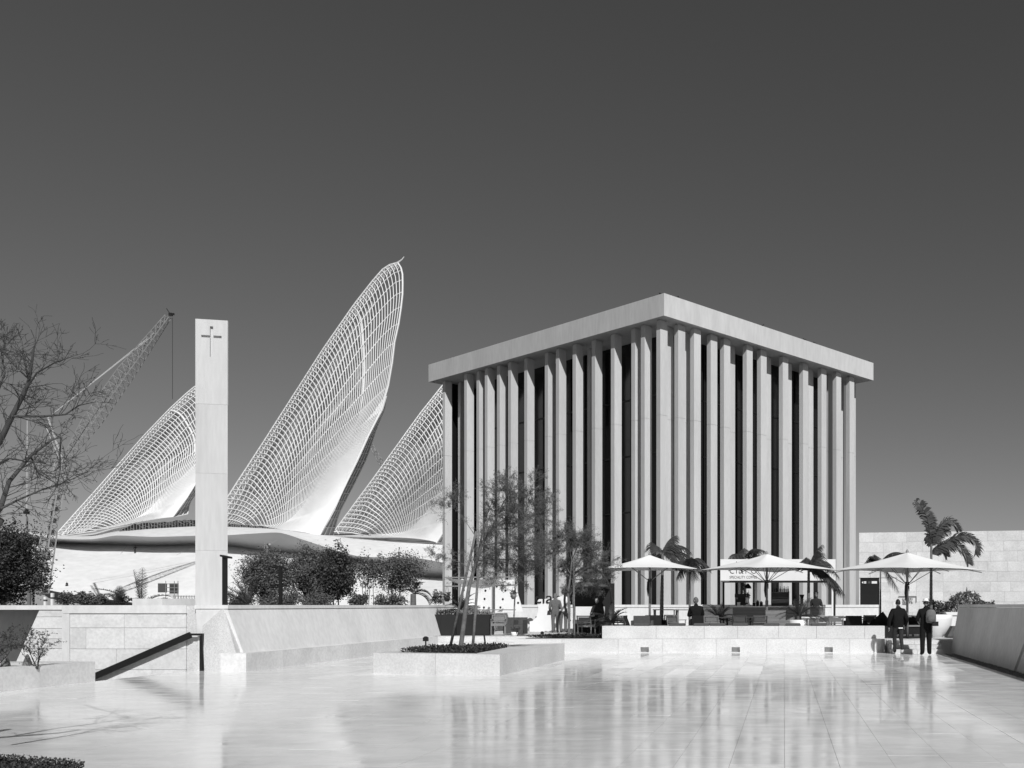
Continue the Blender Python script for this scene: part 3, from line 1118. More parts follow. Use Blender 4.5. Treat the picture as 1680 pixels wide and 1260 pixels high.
def T_rib(s, t, kb=1.0):
    "one rib: leaves the leading edge level, then sweeps down into the foot; neighbours stay evenly spread between the two outlines"
    y0 = T_L(s).y
    yb = 868 + 12 * s
    y = y0 + (yb - y0) * t ** 1.7
    lx, rx = interp(T_LX, max(y, 430.6)), interp(T_RX, max(y, 430.6))
    sy = interp(T_LU, max(min(y, 865.9), 430.6))
    if s > .999:
        f = 1.0
    else:
        f = max(0.0, (s - sy) / max(1 - sy, 1e-4))
        p = interp([(430, .78), (560, .68), (700, .54), (800, .42), (868, .30), (900, .3)], y)
        f = min(1, f) ** p
    if y > 864:
        lx = 340 + (y - 864) * 6
    return V((lx + (rx - lx) * f * kb, y - 5 * math.sin(math.pi * min(1, t * 3.2)) * (1 - s) * (y0 < 800)))


def affine(src, dst):
    "2-D affine map taking three points to three points"
    (x0, y0), (x1, y1), (x2, y2) = src
    A = Matrix(((x1 - x0, x2 - x0), (y1 - y0, y2 - y0)))
    (u0, v0), (u1, v1), (u2, v2) = dst
    Bm = Matrix(((u1 - u0, u2 - u0), (v1 - v0, v2 - v0)))
    Mx = Bm @ A.inverted()
    return lambda p_: V((u0, v0)) + Mx @ (V((p_[0], p_[1])) - V((x0, y0)))


def wing(label, fmap, Y0, n_rib, n_bar, clip=0.0, side=True):
    root = thing('lattice_wing', label, 'tower', at(*fmap((480, 874)), Y0), 'white lattice wings on the museum')

    def depth(s, t):
        hg = max(0, min(1, (880 - T_rib(s, t).y) / 240)) ** .8
        return 345.5 + hg * (Y0 - 345.5 + 9 * (s - .5) - 12 * math.sin(math.pi * min(1, t * 1.05)) * (.4 + .6 * math.sin(math.pi * min(1, s + .12))))

    def W(s, t, kb=1.0, dY=0.0):
        p_ = fmap(T_rib(s, t, kb))
        return at(p_[0], p_[1], depth(s, t) + dY)
    back = MB(); pan = MB(); zig = MB()
    NS = 15
    ts = [(k_ / NS) ** 1.15 for k_ in range(NS + 1)]
    ss = [.012 + .988 * (i / (n_rib - 1)) ** .92 for i in range(n_rib)]
    for i, s in enumerate(ss):
        r = .165 if i < n_rib - 1 else .34
        MB().tube([W(s, t_) for t_ in ts], r, 4).build('rib', M['steel'], root)
        if s < .9:
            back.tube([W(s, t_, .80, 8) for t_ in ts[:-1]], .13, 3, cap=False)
        if i < n_rib - 1:
            s2 = ss[i + 1]
            sm = (s + s2) / 2
            # light lining panels set behind the ribs
            rows = []
            tmax = .62 if s < .62 else max(.10, .62 - (s - .62) * 1.75)
            for k_ in range(8):
                t_ = .02 + (tmax - .02) * k_ / 7
                rows.append([W(s + (sm - s) * .12, t_, .97, 2.2), W(s + (s2 - s) * .60, t_, .97, 2.2)])
            pan.grid(rows)
            # bracing along the rolled leading edge
            for t0, t1 in ((0, .055), (.055, .11)):
                zig.tube([W(s, t0, 1, .6), W(s2, t1, 1, .8)], .11, 3, cap=False)
                zig.tube([W(s2, t0, 1, .6), W(s, t1, 1, .8)], .11, 3, cap=False)
    for j in range(n_bar):
        t_ = .05 + .80 * (j / (n_bar - 1)) ** 1.0
        s0 = .02 if j < n_bar * .7 else .12
        pts = [W(s0 + (1 - s0) * k_ / 30, t_, 1, .3) for k_ in range(31)]
        MB().tube(pts, .155, 4).build('cross_bar', M['steel'], root)
    for j in range(n_bar * 2):
        t_ = .06 + .84 * j / (n_bar * 2 - 1)
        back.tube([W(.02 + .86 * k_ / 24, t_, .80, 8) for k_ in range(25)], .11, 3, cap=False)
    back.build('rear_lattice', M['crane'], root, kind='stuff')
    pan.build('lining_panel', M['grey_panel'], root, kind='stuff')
    zig.build('edge_bracing', M['steel'], root, kind='stuff')
    # rim tube along the leading edge
    MB().tube([W(k_ / 40, 0, 1, .5) for k_ in range(41)], .22, 4).build('rim_tube', M['steel'], root)
    # tall mast inside
    MB().tube([W(.80, .05 + k_ * .06, 1, 1.2) for k_ in range(11)], .5, 6).build('inner_mast', M['steel'], root, True)
    # solid white lower sheet where the ribs run together
    rows = []
    for i in range(26):
        s = .12 + .88 * i / 25
        t0 = interp([(0, .985), (.2, .95), (.45, .87), (.7, .775), (.85, .72), (1, .65)], s)
        rows.append([W(s, t0 + (1 - t0) * k_ / 10, 1, .35) for k_ in range(11)])
    MB().grid(rows).build('white_skirt', M['white'], root, True)
    if side:
        rows = []; bars = MB()
        for k_ in range(19):
            t_ = .656 + .344 * k_ / 18
            p_ = fmap(T_rib(1, t_))
            off = interp([(.656, 0), (.72, 5), (.82, 13), (.89, 13), (.95, 10), (1, 23)], t_)
            e = fmap(T_rib(1, t_) + V((off, 0)))
            a = W(1, t_, 1, .4)
            b = at(e[0], e[1], depth(1, t_) + 12)
            rows.append([a, a.lerp(b, .33), a.lerp(b, .66), b])
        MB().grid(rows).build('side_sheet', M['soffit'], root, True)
        for r_ in rows:
            bars.tube([p_ + V((.35, -.5, 0)) for p_ in r_], .2, 3, cap=False)
        for c_ in range(4):
            bars.tube([r_[c_] + V((.35, -.5, 0)) for r_ in rows], .22, 3, cap=False)
        bars.build('side_lattice', M['steel'], root, kind='stuff')
    return root


idm = affine([(0, 0), (1, 0), (0, 1)], [(0, 0), (1, 0), (0, 1)])
src = [(340, 866), (652, 430), (523, 880)]
main_wing = wing('tallest white steel lattice wing leaning right between tower and columned building', idm, 352, 66, 12)
p_ = at(652, 431, 352 + 4)
MB().tube([p_, at(659, 426, 356), at(663, 421, 356)], [.3, .2, .12], 4).build('tip_mast', M['steel'], main_wing)
wing('left white steel lattice wing, its tip hidden behind the cross tower', affine(src, [(84, 886), (343, 624), (283, 849)]), 372, 56, 11)
wing('right white steel lattice wing cut off by the columned building', affine(src, [(545, 876), (788, 582), (716, 890)]), 336, 52, 11)


# ------------------------------------------------------------------ cranes
def lattice(mb, p0, p1, w0, w1, n, rc_, rl, u=None):
    p0, p1 = V(p0), V(p1)
    d = (p1 - p0).normalized()
    s_ = d.cross(V((0, 1, 0))).normalized()
    f_ = V((0, 1, 0))
    cs = [(-1, -1), (1, -1), (1, 1), (-1, 1)]

    def c_(i, j):
        t_ = i / n
        w = w0 + (w1 - w0) * t_
        return p0.lerp(p1, t_) + s_ * cs[j][0] * w / 2 + f_ * cs[j][1] * w / 2
    for j in range(4):
        mb.tube([c_(0, j), c_(n, j)], rc_, 4)
    for i in range(n):
        for j in range(4):
            mb.tube([c_(i, j), c_(i + 1, (j + 1) % 4)], rl, 3, cap=False)
            mb.tube([c_(i, j), c_(i, (j + 1) % 4)], rl, 3, cap=False)


KY = 255
cr = thing('mobile_crane', 'lattice boom crane leaning right behind the bare tree, left of the tower', 'crane', at(66, 970, KY))
q = MB(); lattice(q, at(65, 972, KY), at(101, 752, KY), 2.7, 1.8, 18, .22, .09); q.build('lower_mast', M['crane'], cr)
q = MB()
for k_ in range(9):
    p_ = at(62.5 + k_ * 3.4, 968 - k_ * 19, KY - .2)
    q.cbox((p_.x + .1, p_.y, p_.z), (1.3, 2.2, 2.6 if k_ < 4 else 1.2))
q.build('ballast_plate', M['crane'], cr, kind='stuff')
q = MB()
lattice(q, at(106, 756, KY), at(150, 692, KY), 1.1, 3.0, 6, .12, .05)
lattice(q, at(150, 692, KY), at(206, 612, KY), 3.0, 2.9, 8, .12, .05)
lattice(q, at(206, 612, KY), at(276, 519, KY), 2.9, 1.1, 10, .12, .05)
q.build('boom', M['crane'], cr)
q = MB(); p_ = at(280, 516, KY)
q.cbox(p_, (.8, .6, .8)); q.tube([p_, p_ + V((-1.1, 0, 1.6))], .12, 4); q.cbox(p_ + V((.6, 0, .1)), (.6, .4, .5))
q.build('boom_head', M['charcoal'], cr)
q = MB(); q.tube([at(78, 686, KY), at(103, 757, KY)], .35, 4); q.tube([at(75, 700, KY), at(99, 757, KY)], .2, 4)
q.build('gantry', M['crane'], cr)
q = MB(); q.tube([at(78, 686, KY), at(252, 547, KY)], .085, 4); q.tube([at(78, 686, KY + 2), at(250, 551, KY + 2)], .07, 4)
q.build('pendant_line', M['white'], cr)
MB().tube([at(283, 521, KY), at(283, 655, KY)], .065, 4).build('hoist_line', M['charcoal'], cr)

hk = thing('crane_hook', 'crane hook block hanging on its line left of the crane mast', 'crane hook', at(43.5, 845, 180))
MB().tube([at(44.5, 690, 180), at(44, 836, 180)], .035, 4).build('line', M['white'], hk)
q = MB(); p_ = at(43.5, 841, 180); q.cbox(p_, (.85, .5, .5)); q.cbox(p_ + V((0, 0, .4)), (.4, .4, .5)); q.tube([p_ - V((0, 0, .2)), p_ - V((.1, 0, .6)), p_ - V((-.15, 0, .8))], .08, 5)
q.build('hook_block', M['charcoal'], hk)
fp = MB(); fp.tube([at(44.5, 848, 182), at(46, 995, 182)], [.11, .15], 6); fp.tube([at(44.5, 850, 182), at(44.5, 866, 182)], .17, 6)
tag(centre(fp.build('steel_pole', M['cloth_grey'])), 'slim pale steel pole rising below the hanging hook block', 'pole')
c2 = MB(); lattice(c2, at(640, 785, 410), at(608, 728, 410), 1.8, 1.3, 9, .13, .07)
tag(centre(c2.build('distant_crane_boom', M['crane'])), 'faint distant crane boom in the gap between two lattice wings', 'crane')

# scaffold tower and site things on the slope
sx = thing('scaffold_tower', 'small scaffold tower with dark sheeting above the low palm', 'scaffold', at(276, 990, 120))
q = MB()
for px in (272, 286, 292):
    q.tube([at(px, 990, 120), at(px, 953, 120)], .05, 4)
    q.tube([at(px, 990, 121), at(px, 953, 121)], .05, 4)
for py in (958, 964, 970, 976):
    q.tube([at(271, py, 120), at(293, py, 120)], .04, 4)
q.build('scaffold_tube', M['pole'], sx)
q = MB()
for x0_, x1_, y0_, y1_ in ((259, 272.5, 957, 972), (278, 291.5, 957, 974)):
    a, b = at(x0_, y1_, 120.3), at(x1_, y0_, 120.3); q.box(a.x, 120.3, a.z, b.x, 120.5, b.z)
q.build('sheeting', M['fabric'], sx)
fn = thing('mesh_fence', 'low wire mesh fence right of the scaffold tower', 'fence', at(305, 990, 90))
q = MB()
for k_ in range(9):
    q.tube([at(284 + k_ * 4.4, 993, 90), at(284 + k_ * 4.4, 977, 90)], .035, 4)
for py in (978, 985):
    q.tube([at(284, py, 90), at(320, py, 90)], .03, 4)
for k_ in range(9):
    q.tube([at(284 + k_ * 4.2, 991, 90), at(288 + k_ * 4.2, 979, 90)], .02, 3)
q.build('mesh', M['pole'], fn)
wb = MB()
a, b = at(217, 994, 27), at(266, 982, 27)
wb.prism([(a.x, 27), (b.x, 27), (b.x + .55, 28.2), (a.x + .55, 28.2)], 1.2, b.z)
o = wb.build('white_plinth', M['stone_smooth']); tag(centre(o), 'low white plinth block on the parapet in front of the date palm', 'plinth')
for i, (px, ytop, lab) in enumerate(((48, 973, 'plain pale post left of the striped pole'), (74.5, 979, 'short white post with a dark band, left of its taller twin'), (86, 973, 'tall white post with a dark band beside the mound tip'))):
    q = MB(); w_ = 1.7 if i else 2.2
    a = at(px - w_, 996, 40); b = at(px + w_, ytop, 40)
    q.cbox(((a.x + b.x) / 2, 40, (a.z + b.z) / 2), (b.x - a.x, .09, b.z - a.z))
    o = q.build('site_post', M['white'] if i else M['cloth_grey']); ORG[o] = V((0, 0, 0))
    if i:
        h_ = b.z - a.z
        MB().cbox(((a.x + b.x) / 2, 40, b.z - h_ * .35), (b.x - a.x + .012, .102, .07)).build('band', M['fabric'], o)
    tag(o, lab, 'post', 'posts behind the left parapet')
q = MB(); a = at(55, 996, 42); b = at(55, 966, 42)
nst = 14
sp = thing('striped_pole', 'black and white striped pole beside the crane mast', 'pole', a)
for k_ in range(nst):
    MB().tube([a.lerp(b, k_ / nst), a.lerp(b, (k_ + 1) / nst - .002)], .042, 8).build('stripe', M['white'] if k_ % 2 else M['black'], sp)
# ------------------------------------------------------------------ vegetation
def leaf_quad(mb, p, d, s, w, rr, m=0):
    d = d.normalized()
    side = d.cross(V((rr.uniform(-1, 1), rr.uniform(-1, 1), rr.uniform(-1, 1))))
    side = side.normalized() if side.length > 1e-4 else d.orthogonal()
    mb.add([p, p + d * s * .5 + side * w, p + d * s, p + d * s * .5 - side * w], [(0, 1, 2, 3)], m)


def rdir(rr, flat=1.0):
    while True:
        v = V((rr.uniform(-1, 1), rr.uniform(-1, 1), rr.uniform(-1, 1) * flat))
        if .05 < v.length < 1:
            return v.normalized()


def crown_tree(name, label, base, h, rx, rz, cz, seed, n_clump=70, n_leaf=34, leaf=.12, m='leaf', ry=None, trunks=1, group=None, r_tr=.06, spread=.22, cat='tree', hollow=.35):
    "trunk, limbs to each leaf clump, uneven crown with gaps"
    rr = random.Random(seed)
    root = thing(name, label, cat, base, group)
    ry = ry or rx
    tr, cw = MB(), MB()
    b = V(base)
    top = b + V((0, 0, cz))
    forks = []
    for k in range(trunks):
        off = V((rr.uniform(-.3, .3), rr.uniform(-.3, .3), 0)) * (trunks > 1) * rx * .6
        fk = b + off * 1.2 + V((rr.uniform(-.1, .1) * rx, rr.uniform(-.1, .1) * rx, max(cz - rz * .7, h * .25)))
        tr.tube([b + off, b + off * 1.1 + (fk - b - off * 1.1) * .5 + V((rr.uniform(-.05, .05), 0, 0)), fk], [r_tr, r_tr * .85, r_tr * .7], 6)
        forks.append(fk)
    lobes = [(rdir(rr), rr.uniform(.35, 1.08)) for _ in range(11)]
    for k in range(n_clump):
        v = rdir(rr)
        l, q = rr.choice(lobes)
        v = (v + l * 1.25).normalized()
        rad = (hollow + (1 - hollow) * rr.random() ** .6) * (.4 + .6 * q)
        if k % 9 == 0:
            rad = rr.uniform(1.0, 1.22) * (.5 + .5 * q)
        c = top + V((v.x * rx * rad, v.y * ry * rad, v.z * rz * rad))
        if k % 3 == 0:
            fk = rr.choice(forks)
            md = fk.lerp(c, .5) + V((0, 0, -.06 * rz))
            tr.tube([fk, md, c], [r_tr * .5, r_tr * .3, r_tr * .12], 4, cap=False)
        s_ = spread * rr.uniform(.6, 1.3)
        for _ in range(int(n_leaf * rr.uniform(.5, 1.4))):
            p_ = c + V((rr.gauss(0, rx * s_ * .6), rr.gauss(0, ry * s_ * .6), rr.gauss(0, rz * s_ * .55)))
            L_ = leaf * rr.uniform(.6, 1.4)
            leaf_quad(cw, p_, rdir(rr, .8) + V((0, 0, -.2)), L_, L_ * .3, rr)
    tr.build('trunk', M['bark_dk'], root, True)
    cw.build('crown', M[m], root)
    return root


def twig(mb, p, d, L, r, depth, rr, tips, wob=.35, nseg=4, up=.05, kids=3, ratio=.62, ang=.7):
    pts, rad = [p], [r]
    q = p
    dd = d.normalized()
    for i in range(nseg):
        dd = (dd + rdir(rr) * wob * .35 + V((0, 0, up))).normalized()
        q = q + dd * L / nseg
        pts.append(q); rad.append(max(r * (1 - .75 * (i + 1) / nseg), .0018))
    mb.tube(pts, rad, 5 if r > .02 else 3, cap=False)
    if depth <= 0:
        tips.append((q, dd, pts))
        return
    for k in range(kids):
        i = rr.randint(max(1, nseg // 3), nseg)
        ax = rdir(rr)
        nd = (dd + ax * ang * rr.uniform(.6, 1.3)).normalized()
        twig(mb, pts[i], nd, L * ratio * rr.uniform(.7, 1.25), max(rad[i] * .7, .002), depth - 1, rr, tips, wob, nseg, up, kids, ratio, ang)
    tips.append((q, dd, pts))


# --- bare tree reaching in from the left
bt = thing('bare_tree', 'nearly leafless tree with fine twigs reaching in at the left edge of the sky', 'tree', (-9.3, 9.4, 0))
rr = random.Random(31)
q = MB(); tips = []
BYd = 9.4


def limb(pxs, Y0, Y1, r0, r1):
    pts = [at(x, y, Y0 + (Y1 - Y0) * i / (len(pxs) - 1)) for i, (x, y) in enumerate(pxs)]
    r0, r1 = r0 * .68, r1 * .85
    rad = [r0 + (r1 - r0) * i / (len(pxs) - 1) for i in range(len(pxs))]
    q.tube(pts, rad, 6, cap=False)
    return pts, rad


q.tube([(-9.3, 9.4, 0), (-9.15, 9.4, .9), (-8.95, 9.4, 1.7), (-8.6, 9.4, 2.6)], [.11, .095, .08, .06], 8)
q.tube([(-8.95, 9.4, 1.7), (-8.4, 9.45, 1.95), (-7.9, 9.5, 2.2), (-7.72, 9.5, 2.45)], [.06, .05, .045, .04], 7)
limbs = [limb([(-110, 905), (-60, 800), (0, 724), (20, 683), (41, 642), (48, 622), (53, 590), (56, 568)], BYd, 9.2, .05, .008),
         limb([(41, 642), (60, 612), (90, 595), (118, 585)], 9.25, 9.0, .014, .004),
         limb([(20, 683), (72, 683), (107, 680), (130, 665), (158, 659)], 9.3, 9.6, .02, .004),
         limb([(-90, 480), (-40, 540), (0, 570), (25, 600), (46, 621)], 9.9, 9.3, .03, .008),
         limb([(-100, 960), (-30, 870), (0, 835), (15, 790), (50, 748), (84, 722), (100, 717)], 9.0, 9.4, .045, .006),
         limb([(0, 835), (30, 820), (70, 803), (110, 790), (148, 772)], 9.1, 9.7, .018, .003),
         limb([(-60, 800), (-20, 770), (15, 752), (45, 757), (75, 760)], 9.2, 8.8, .022, .004),
         limb([(0, 724), (-10, 660), (8, 612), (2, 580), (10, 562)], 9.4, 9.7, .018, .004),
         limb([(-40, 660), (0, 625), (20, 632), (34, 655)], 9.4, 9.6, .016, .004),
         limb([(50, 748), (62, 775), (95, 795), (120, 790)], 9.3, 9.5, .012, .003),
         limb([(100, 717), (98, 750), (99, 770), (94, 800)], 9.4, 9.5, .010, .004)]
for pts, rad in limbs:
    for i in range(1, len(pts)):
        for k in range(3):
            t_ = rr.random()
            p_ = pts[i - 1].lerp(pts[i], t_)
            if p_.x / p_.y * F + CX < -120:
                continue
            d = (pts[i] - pts[i - 1]).normalized() + rdir(rr) * 1.1 + V((.3, 0, .02))
            twig(q, p_, d, rr.uniform(.16, .36), min(rad[i] * .5, .006), 2, rr, tips, .6, 4, .02, 3, .58, .9)
q.build('trunk', M['bark_grey'], bt, True)
lv = MB()
for p_, d, pts in tips:
    if rr.random() < .28:
        for _ in range(2):
            leaf_quad(lv, pts[rr.randint(1, len(pts) - 1)], rdir(rr), .022 * rr.uniform(.7, 1.5), .005, rr)
lv.build('leaf_spray', M['leaf'], bt)

# --- twiggy shrubs in the left planter
for i, (px, py, lab, h, sd) in enumerate(((62, 1086, 'twiggy small-leaved shrub in the left planter', .85, 4), (-12, 1084, 'twiggy shrub cut off by the left edge of the picture in the left planter', .95, 9))):
    b = at(px, py, 18.7); b.z = .36
    sh = thing('shrub', lab, 'shrub', b)
    rr = random.Random(sd)
    q = MB(); lv = MB(); tips = []
    for k in range(5):
        twig(q, b, V((rr.uniform(-.8, .8), rr.uniform(-.4, .4), .75)), h * rr.uniform(.45, .7), .014, 3, rr, tips, .5, 4, .06, 3, .62, .8)
    for p_, d, pts in tips:
        for _ in range(5):
            leaf_quad(lv, pts[rr.randint(0, len(pts) - 1)], rdir(rr) + d * .5, .036 * rr.uniform(.6, 1.4), .008, rr)
    q.build('stem', M['bark_dk'], sh); lv.build('foliage', M['leaf_dk'], sh)


# --- airy propped trees
def airy(label, base, limbs_px, Y, seed, nleaf, leaf, depth=3, dY=.8, kids=3, seedlen=(.4, .8)):
    root = thing('airy_tree', label, 'tree', base)
    rr = random.Random(seed)
    q = MB(); lv = MB(); tips = []
    for (pxs, r0, r1, nt, bias) in limbs_px:
        pts = [V(base) if p_ is None else at(p_[0], p_[1], Y + p_[2]) for p_ in pxs]
        rad = [r0 + (r1 - r0) * i / (len(pts) - 1) for i in range(len(pts))]
        q.tube(pts, rad, 8, cap=False)
        for k in range(nt):
            i = rr.randint(max(1, len(pts) - 3), len(pts) - 1)
            p_ = pts[i - 1].lerp(pts[i], rr.uniform(.2, 1))
            d = (pts[i] - pts[i - 1]).normalized() * .8 + rdir(rr) * .9 + V(bias)
            twig(q, p_, d, rr.uniform(*seedlen), rad[i] * .5, depth, rr, tips, .55, 4, 0.0, kids, .72, .95)
    for p_, d, pts in tips:
        for _ in range(nleaf):
            a = pts[rr.randint(0, len(pts) - 2)]; b = pts[rr.randint(1, len(pts) - 1)]
            c = a.lerp(b, rr.random()) + rdir(rr) * leaf * .8
            leaf_quad(lv, c, rdir(rr) + d * .4 + V((0, 0, -.15)), leaf * rr.uniform(.6, 1.5), leaf * .17, rr)
    q.build('trunk', M['bark'], root, True)
    lv.build('crown', M['leaf_fine'], root)
    return root


b1 = at(755, 1066, 24.3); b1.z = PL_Z - .05
tree1 = airy('slender airy tree leaning right out of the stone planter, held by stakes', b1, [
    ([None, (764, 1000, 0), (770, 960, 0), (782, 920, .05), (790, 895, .05), (806, 868, .1)], .062, .026, 6, (.2, 0, .2)),
    ([(782, 920, .05), (790, 880, .2), (797, 850, .3), (806, 826, .3)], .024, .008, 7, (.2, .1, .1)),
    ([(806, 868, .1), (830, 850, .2), (852, 825, .2), (870, 808, .2)], .024, .007, 12, (.3, 0, 0)),
    ([(806, 868, .1), (822, 832, -.2), (833, 812, -.3), (840, 800, -.3)], .02, .006, 9, (.1, -.1, .1)),
    ([(790, 895, .05), (822, 890, -.2), (850, 893, -.4), (875, 885, -.5)], .02, .006, 13, (.35, -.1, 0)),
    ([(782, 920, .05), (805, 918, .3), (838, 918, .5), (862, 920, .6)], .02, .006, 13, (.3, .1, -.1)),
    ([(770, 960, 0), (800, 938, .1), (828, 940, .1), (850, 945, .1)], .018, .005, 9, (.3, 0, -.1)),
    ([(790, 895, .05), (775, 872, .1), (760, 850, .1), (752, 840, .1)], .012, .004, 4, (-.3, 0, .1)),
    ([(775, 940, 0), (760, 925, -.1), (742, 918, -.1), (722, 910, -.1)], .010, .003, 3, (-.4, 0, .1)),
    ([(806, 868, .1), (840, 868, .3), (868, 850, .4), (885, 840, .5)], .018, .006, 11, (.3, .1, .1)),
], 24.3, 17, 8, .032, 3, kids=4, seedlen=(.26, .5))
for i, (xa, ya, xb, yb, dy, lab) in enumerate(((737, 1066, 781, 872, .25, 'left timber stake propping the slender planter tree'), (775, 1066, 785, 935, -.3, 'right timber stake propping the slender planter tree'))):
    a, b = at(xa, ya, 24.3 + dy), at(xb, yb, 24.3 + dy * .2)
    a.z = PL_Z - .06
    q = MB(); q.tube([a, a.lerp(b, .5), b], [.036, .034, .03], 8)
    tag(centre(q.build('timber_stake', M['bark'], smooth=True)), lab, 'stake', 'stakes round the planter tree')
q = MB(); a, b = at(798, 1067, 24.0), at(794, 1040, 24.0); a.z = PL_Z - .05
q.tube([a, b], .02, 6); tag(centre(q.build('ground_stake', M['black'])), 'short thin black stake leaning at the right of the planter tree', 'stake', 'stakes round the planter tree')

b2 = at(933, 1040, 33.8); b2.z = .46
tree2 = airy('smaller airy tree in the terrace bed beside the standing couple', b2, [
    ([None, (934, 1000, 0), (932, 972, 0), (936, 945, 0), (938, 920, 0)], .05, .025, 5, (0, 0, .3)),
    ([(936, 945, 0), (948, 925, .2), (960, 905, .2), (968, 895, .2)], .022, .007, 13, (.2, .1, .1)),
    ([(938, 920, 0), (935, 900, -.2), (930, 885, -.2), (928, 880, -.2)], .02, .006, 12, (-.1, -.1, .2)),
    ([(938, 920, 0), (948, 895, 0), (952, 882, 0)], .018, .006, 11, (.1, 0, .2)),
    ([(934, 952, 0), (955, 940, -.2), (972, 935, -.3), (985, 930, -.3)], .018, .006, 13, (.3, -.1, .0)),
    ([(935, 940, 0), (922, 918, .2), (915, 908, .2), (908, 905, .2)], .014, .005, 9, (-.2, .1, .1)),
    ([(940, 950, 0), (958, 952, .2), (975, 950, .3)], .014, .005, 10, (.2, .1, -.05)),
], 33.8, 23, 7, .042, 3, kids=4, seedlen=(.24, .46))
q = MB(); a, b = at(942.5, 1040, 33.5), at(941, 925, 33.7); a.z = .44
q.tube([a, b], .03, 6); tag(centre(q.build('timber_stake', M['bark'])), 'straight timber stake beside the smaller terrace tree', 'stake')
p = at(889.5, 1040, 33.9); spot(p.x, p.y, .46, .12, 'small black spike light at the left end of the terrace bed', .05)


# --- palms
def frond(mb, base, d, L, droop, leaf, n, rr, up0=0.0, twist=0.0, wind=V((0, 0, 0)), stiff=.25, w=.05):
    "pinnate frond: curved rachis and two rows of leaflets"
    pts = []
    p_, dd = V(base), d.normalized()
    for i in range(n + 1):
        pts.append(p_)
        dd = (dd + V((0, 0, -droop / n * (1 + 1.2 * i / n))) + wind / n).normalized()
        p_ = p_ + dd * L / n
    mb.tube(pts, [.022 * L / 2 * (1 - .8 * i / n) + .004 for i in range(n + 1)], 4, cap=False)
    for i in range(2, n * 3 + 1):
        t_ = i / (n * 3)
        k = min(int(t_ * n), n - 1)
        f_ = t_ * n - k
        q_ = pts[k].lerp(pts[k + 1], f_)
        ax = (pts[k + 1] - pts[k]).normalized()
        sd = ax.cross(V((0, 0, 1)))
        sd = sd.normalized() if sd.length > .05 else ax.orthogonal().normalized()
        nrm = sd.cross(ax).normalized()
        prof = math.sin(math.pi * (.12 + .83 * t_)) ** .7
        for sg_ in (-1, 1):
            l_ = leaf * prof * rr.uniform(.8, 1.1)
            dv = (sd * sg_ * .9 + ax * .55 + nrm * twist + V((0, 0, -stiff)) + wind * .4 + rdir(rr) * .08).normalized()
            wv = ax * w * .5 * l_ / leaf
            e = q_ + dv * l_ * .6 + V((0, 0, -l_ * stiff * .15))
            tip = q_ + dv * l_ + V((0, 0, -l_ * stiff * .7)) + wind * l_ * .15
            mb.add([q_ - wv, q_ + wv, e + wv * .8, e - wv * .8, tip], [(0, 1, 2, 3), (3, 2, 4)])


def palm(label, base, h, lean, fr, seed, leaf=.55, r=.075, n=9, w=.05, wind=V((.5, 0, 0)), name='palm_tree', group='palms on the cafe terrace', stiff=.5):
    root = thing(name, label, 'palm', base, group)
    rr = random.Random(seed)
    b = V(base)
    tp_ = b + V((lean, 0, h))
    tr = MB()
    pts = [b.lerp(tp_, k / 10) + V((math.sin(k * .31) * .02, 0, 0)) for k in range(11)]
    rad = []
    dense_pts, dr_ = [], []
    for k in range(41):
        t_ = k / 40
        dense_pts.append(b.lerp(tp_, t_)); dr_.append(r * (1.15 - .45 * t_) * (1.05 if k % 2 else .97))
    tr.tube(dense_pts, dr_, 8)
    tr.build('trunk', M['palm_bark'], root)
    for (dx, dz, L, droop) in fr:
        q_ = MB()
        frond(q_, tp_ - V((0, 0, .05)), V((dx, rr.uniform(-.6, .6), dz)), L, droop, leaf * rr.uniform(.85, 1.1), n, rr, wind=wind, w=w, stiff=stiff)
        q_.build('frond', M['frond'], root)
    return root


def frond_path(mb, pts, leaf, rr, wind, n=30, w=.05):
    "windblown frond along a given rachis"
    pts = [V(p_) for p_ in pts]
    for _ in range(2):
        q_ = [pts[0]]
        for a_, b_ in zip(pts, pts[1:]):
            q_ += [a_.lerp(b_, .25), a_.lerp(b_, .75)]
        pts = q_ + [pts[-1]]
    k = len(pts)
    mb.tube(pts, [.02 * (1 - .8 * i / k) + .004 for i in range(k)], 4, cap=False)
    for i in range(2, n + 1):
        t_ = i / n
        u = t_ * (k - 1)
        j = min(int(u), k - 2)
        c_ = pts[j].lerp(pts[j + 1], u - j)
        ax = (pts[j + 1] - pts[j]).normalized()
        sd = ax.cross(V((0, -1, .25))).normalized()
        prof = math.sin(math.pi * (.15 + .80 * t_)) ** .6
        for sg_ in (-1, 1):
            l_ = leaf * prof * rr.uniform(.75, 1.15)
            dv = (sd * sg_ * .75 + ax * .7 + wind * rr.uniform(.6, 1.1) + V((0, rr.uniform(-.5, .5), -.15))).normalized()
            wv = ax * w * .5
            e = c_ + dv * l_ * .6
            tip = c_ + dv * l_ + V((0, 0, -l_ * .22)) + wind * l_ * .12
            mb.add([c_ - wv * .6, c_ + wv * .6, e + wv, e - wv, tip], [(0, 1, 2, 3), (3, 2, 4)])


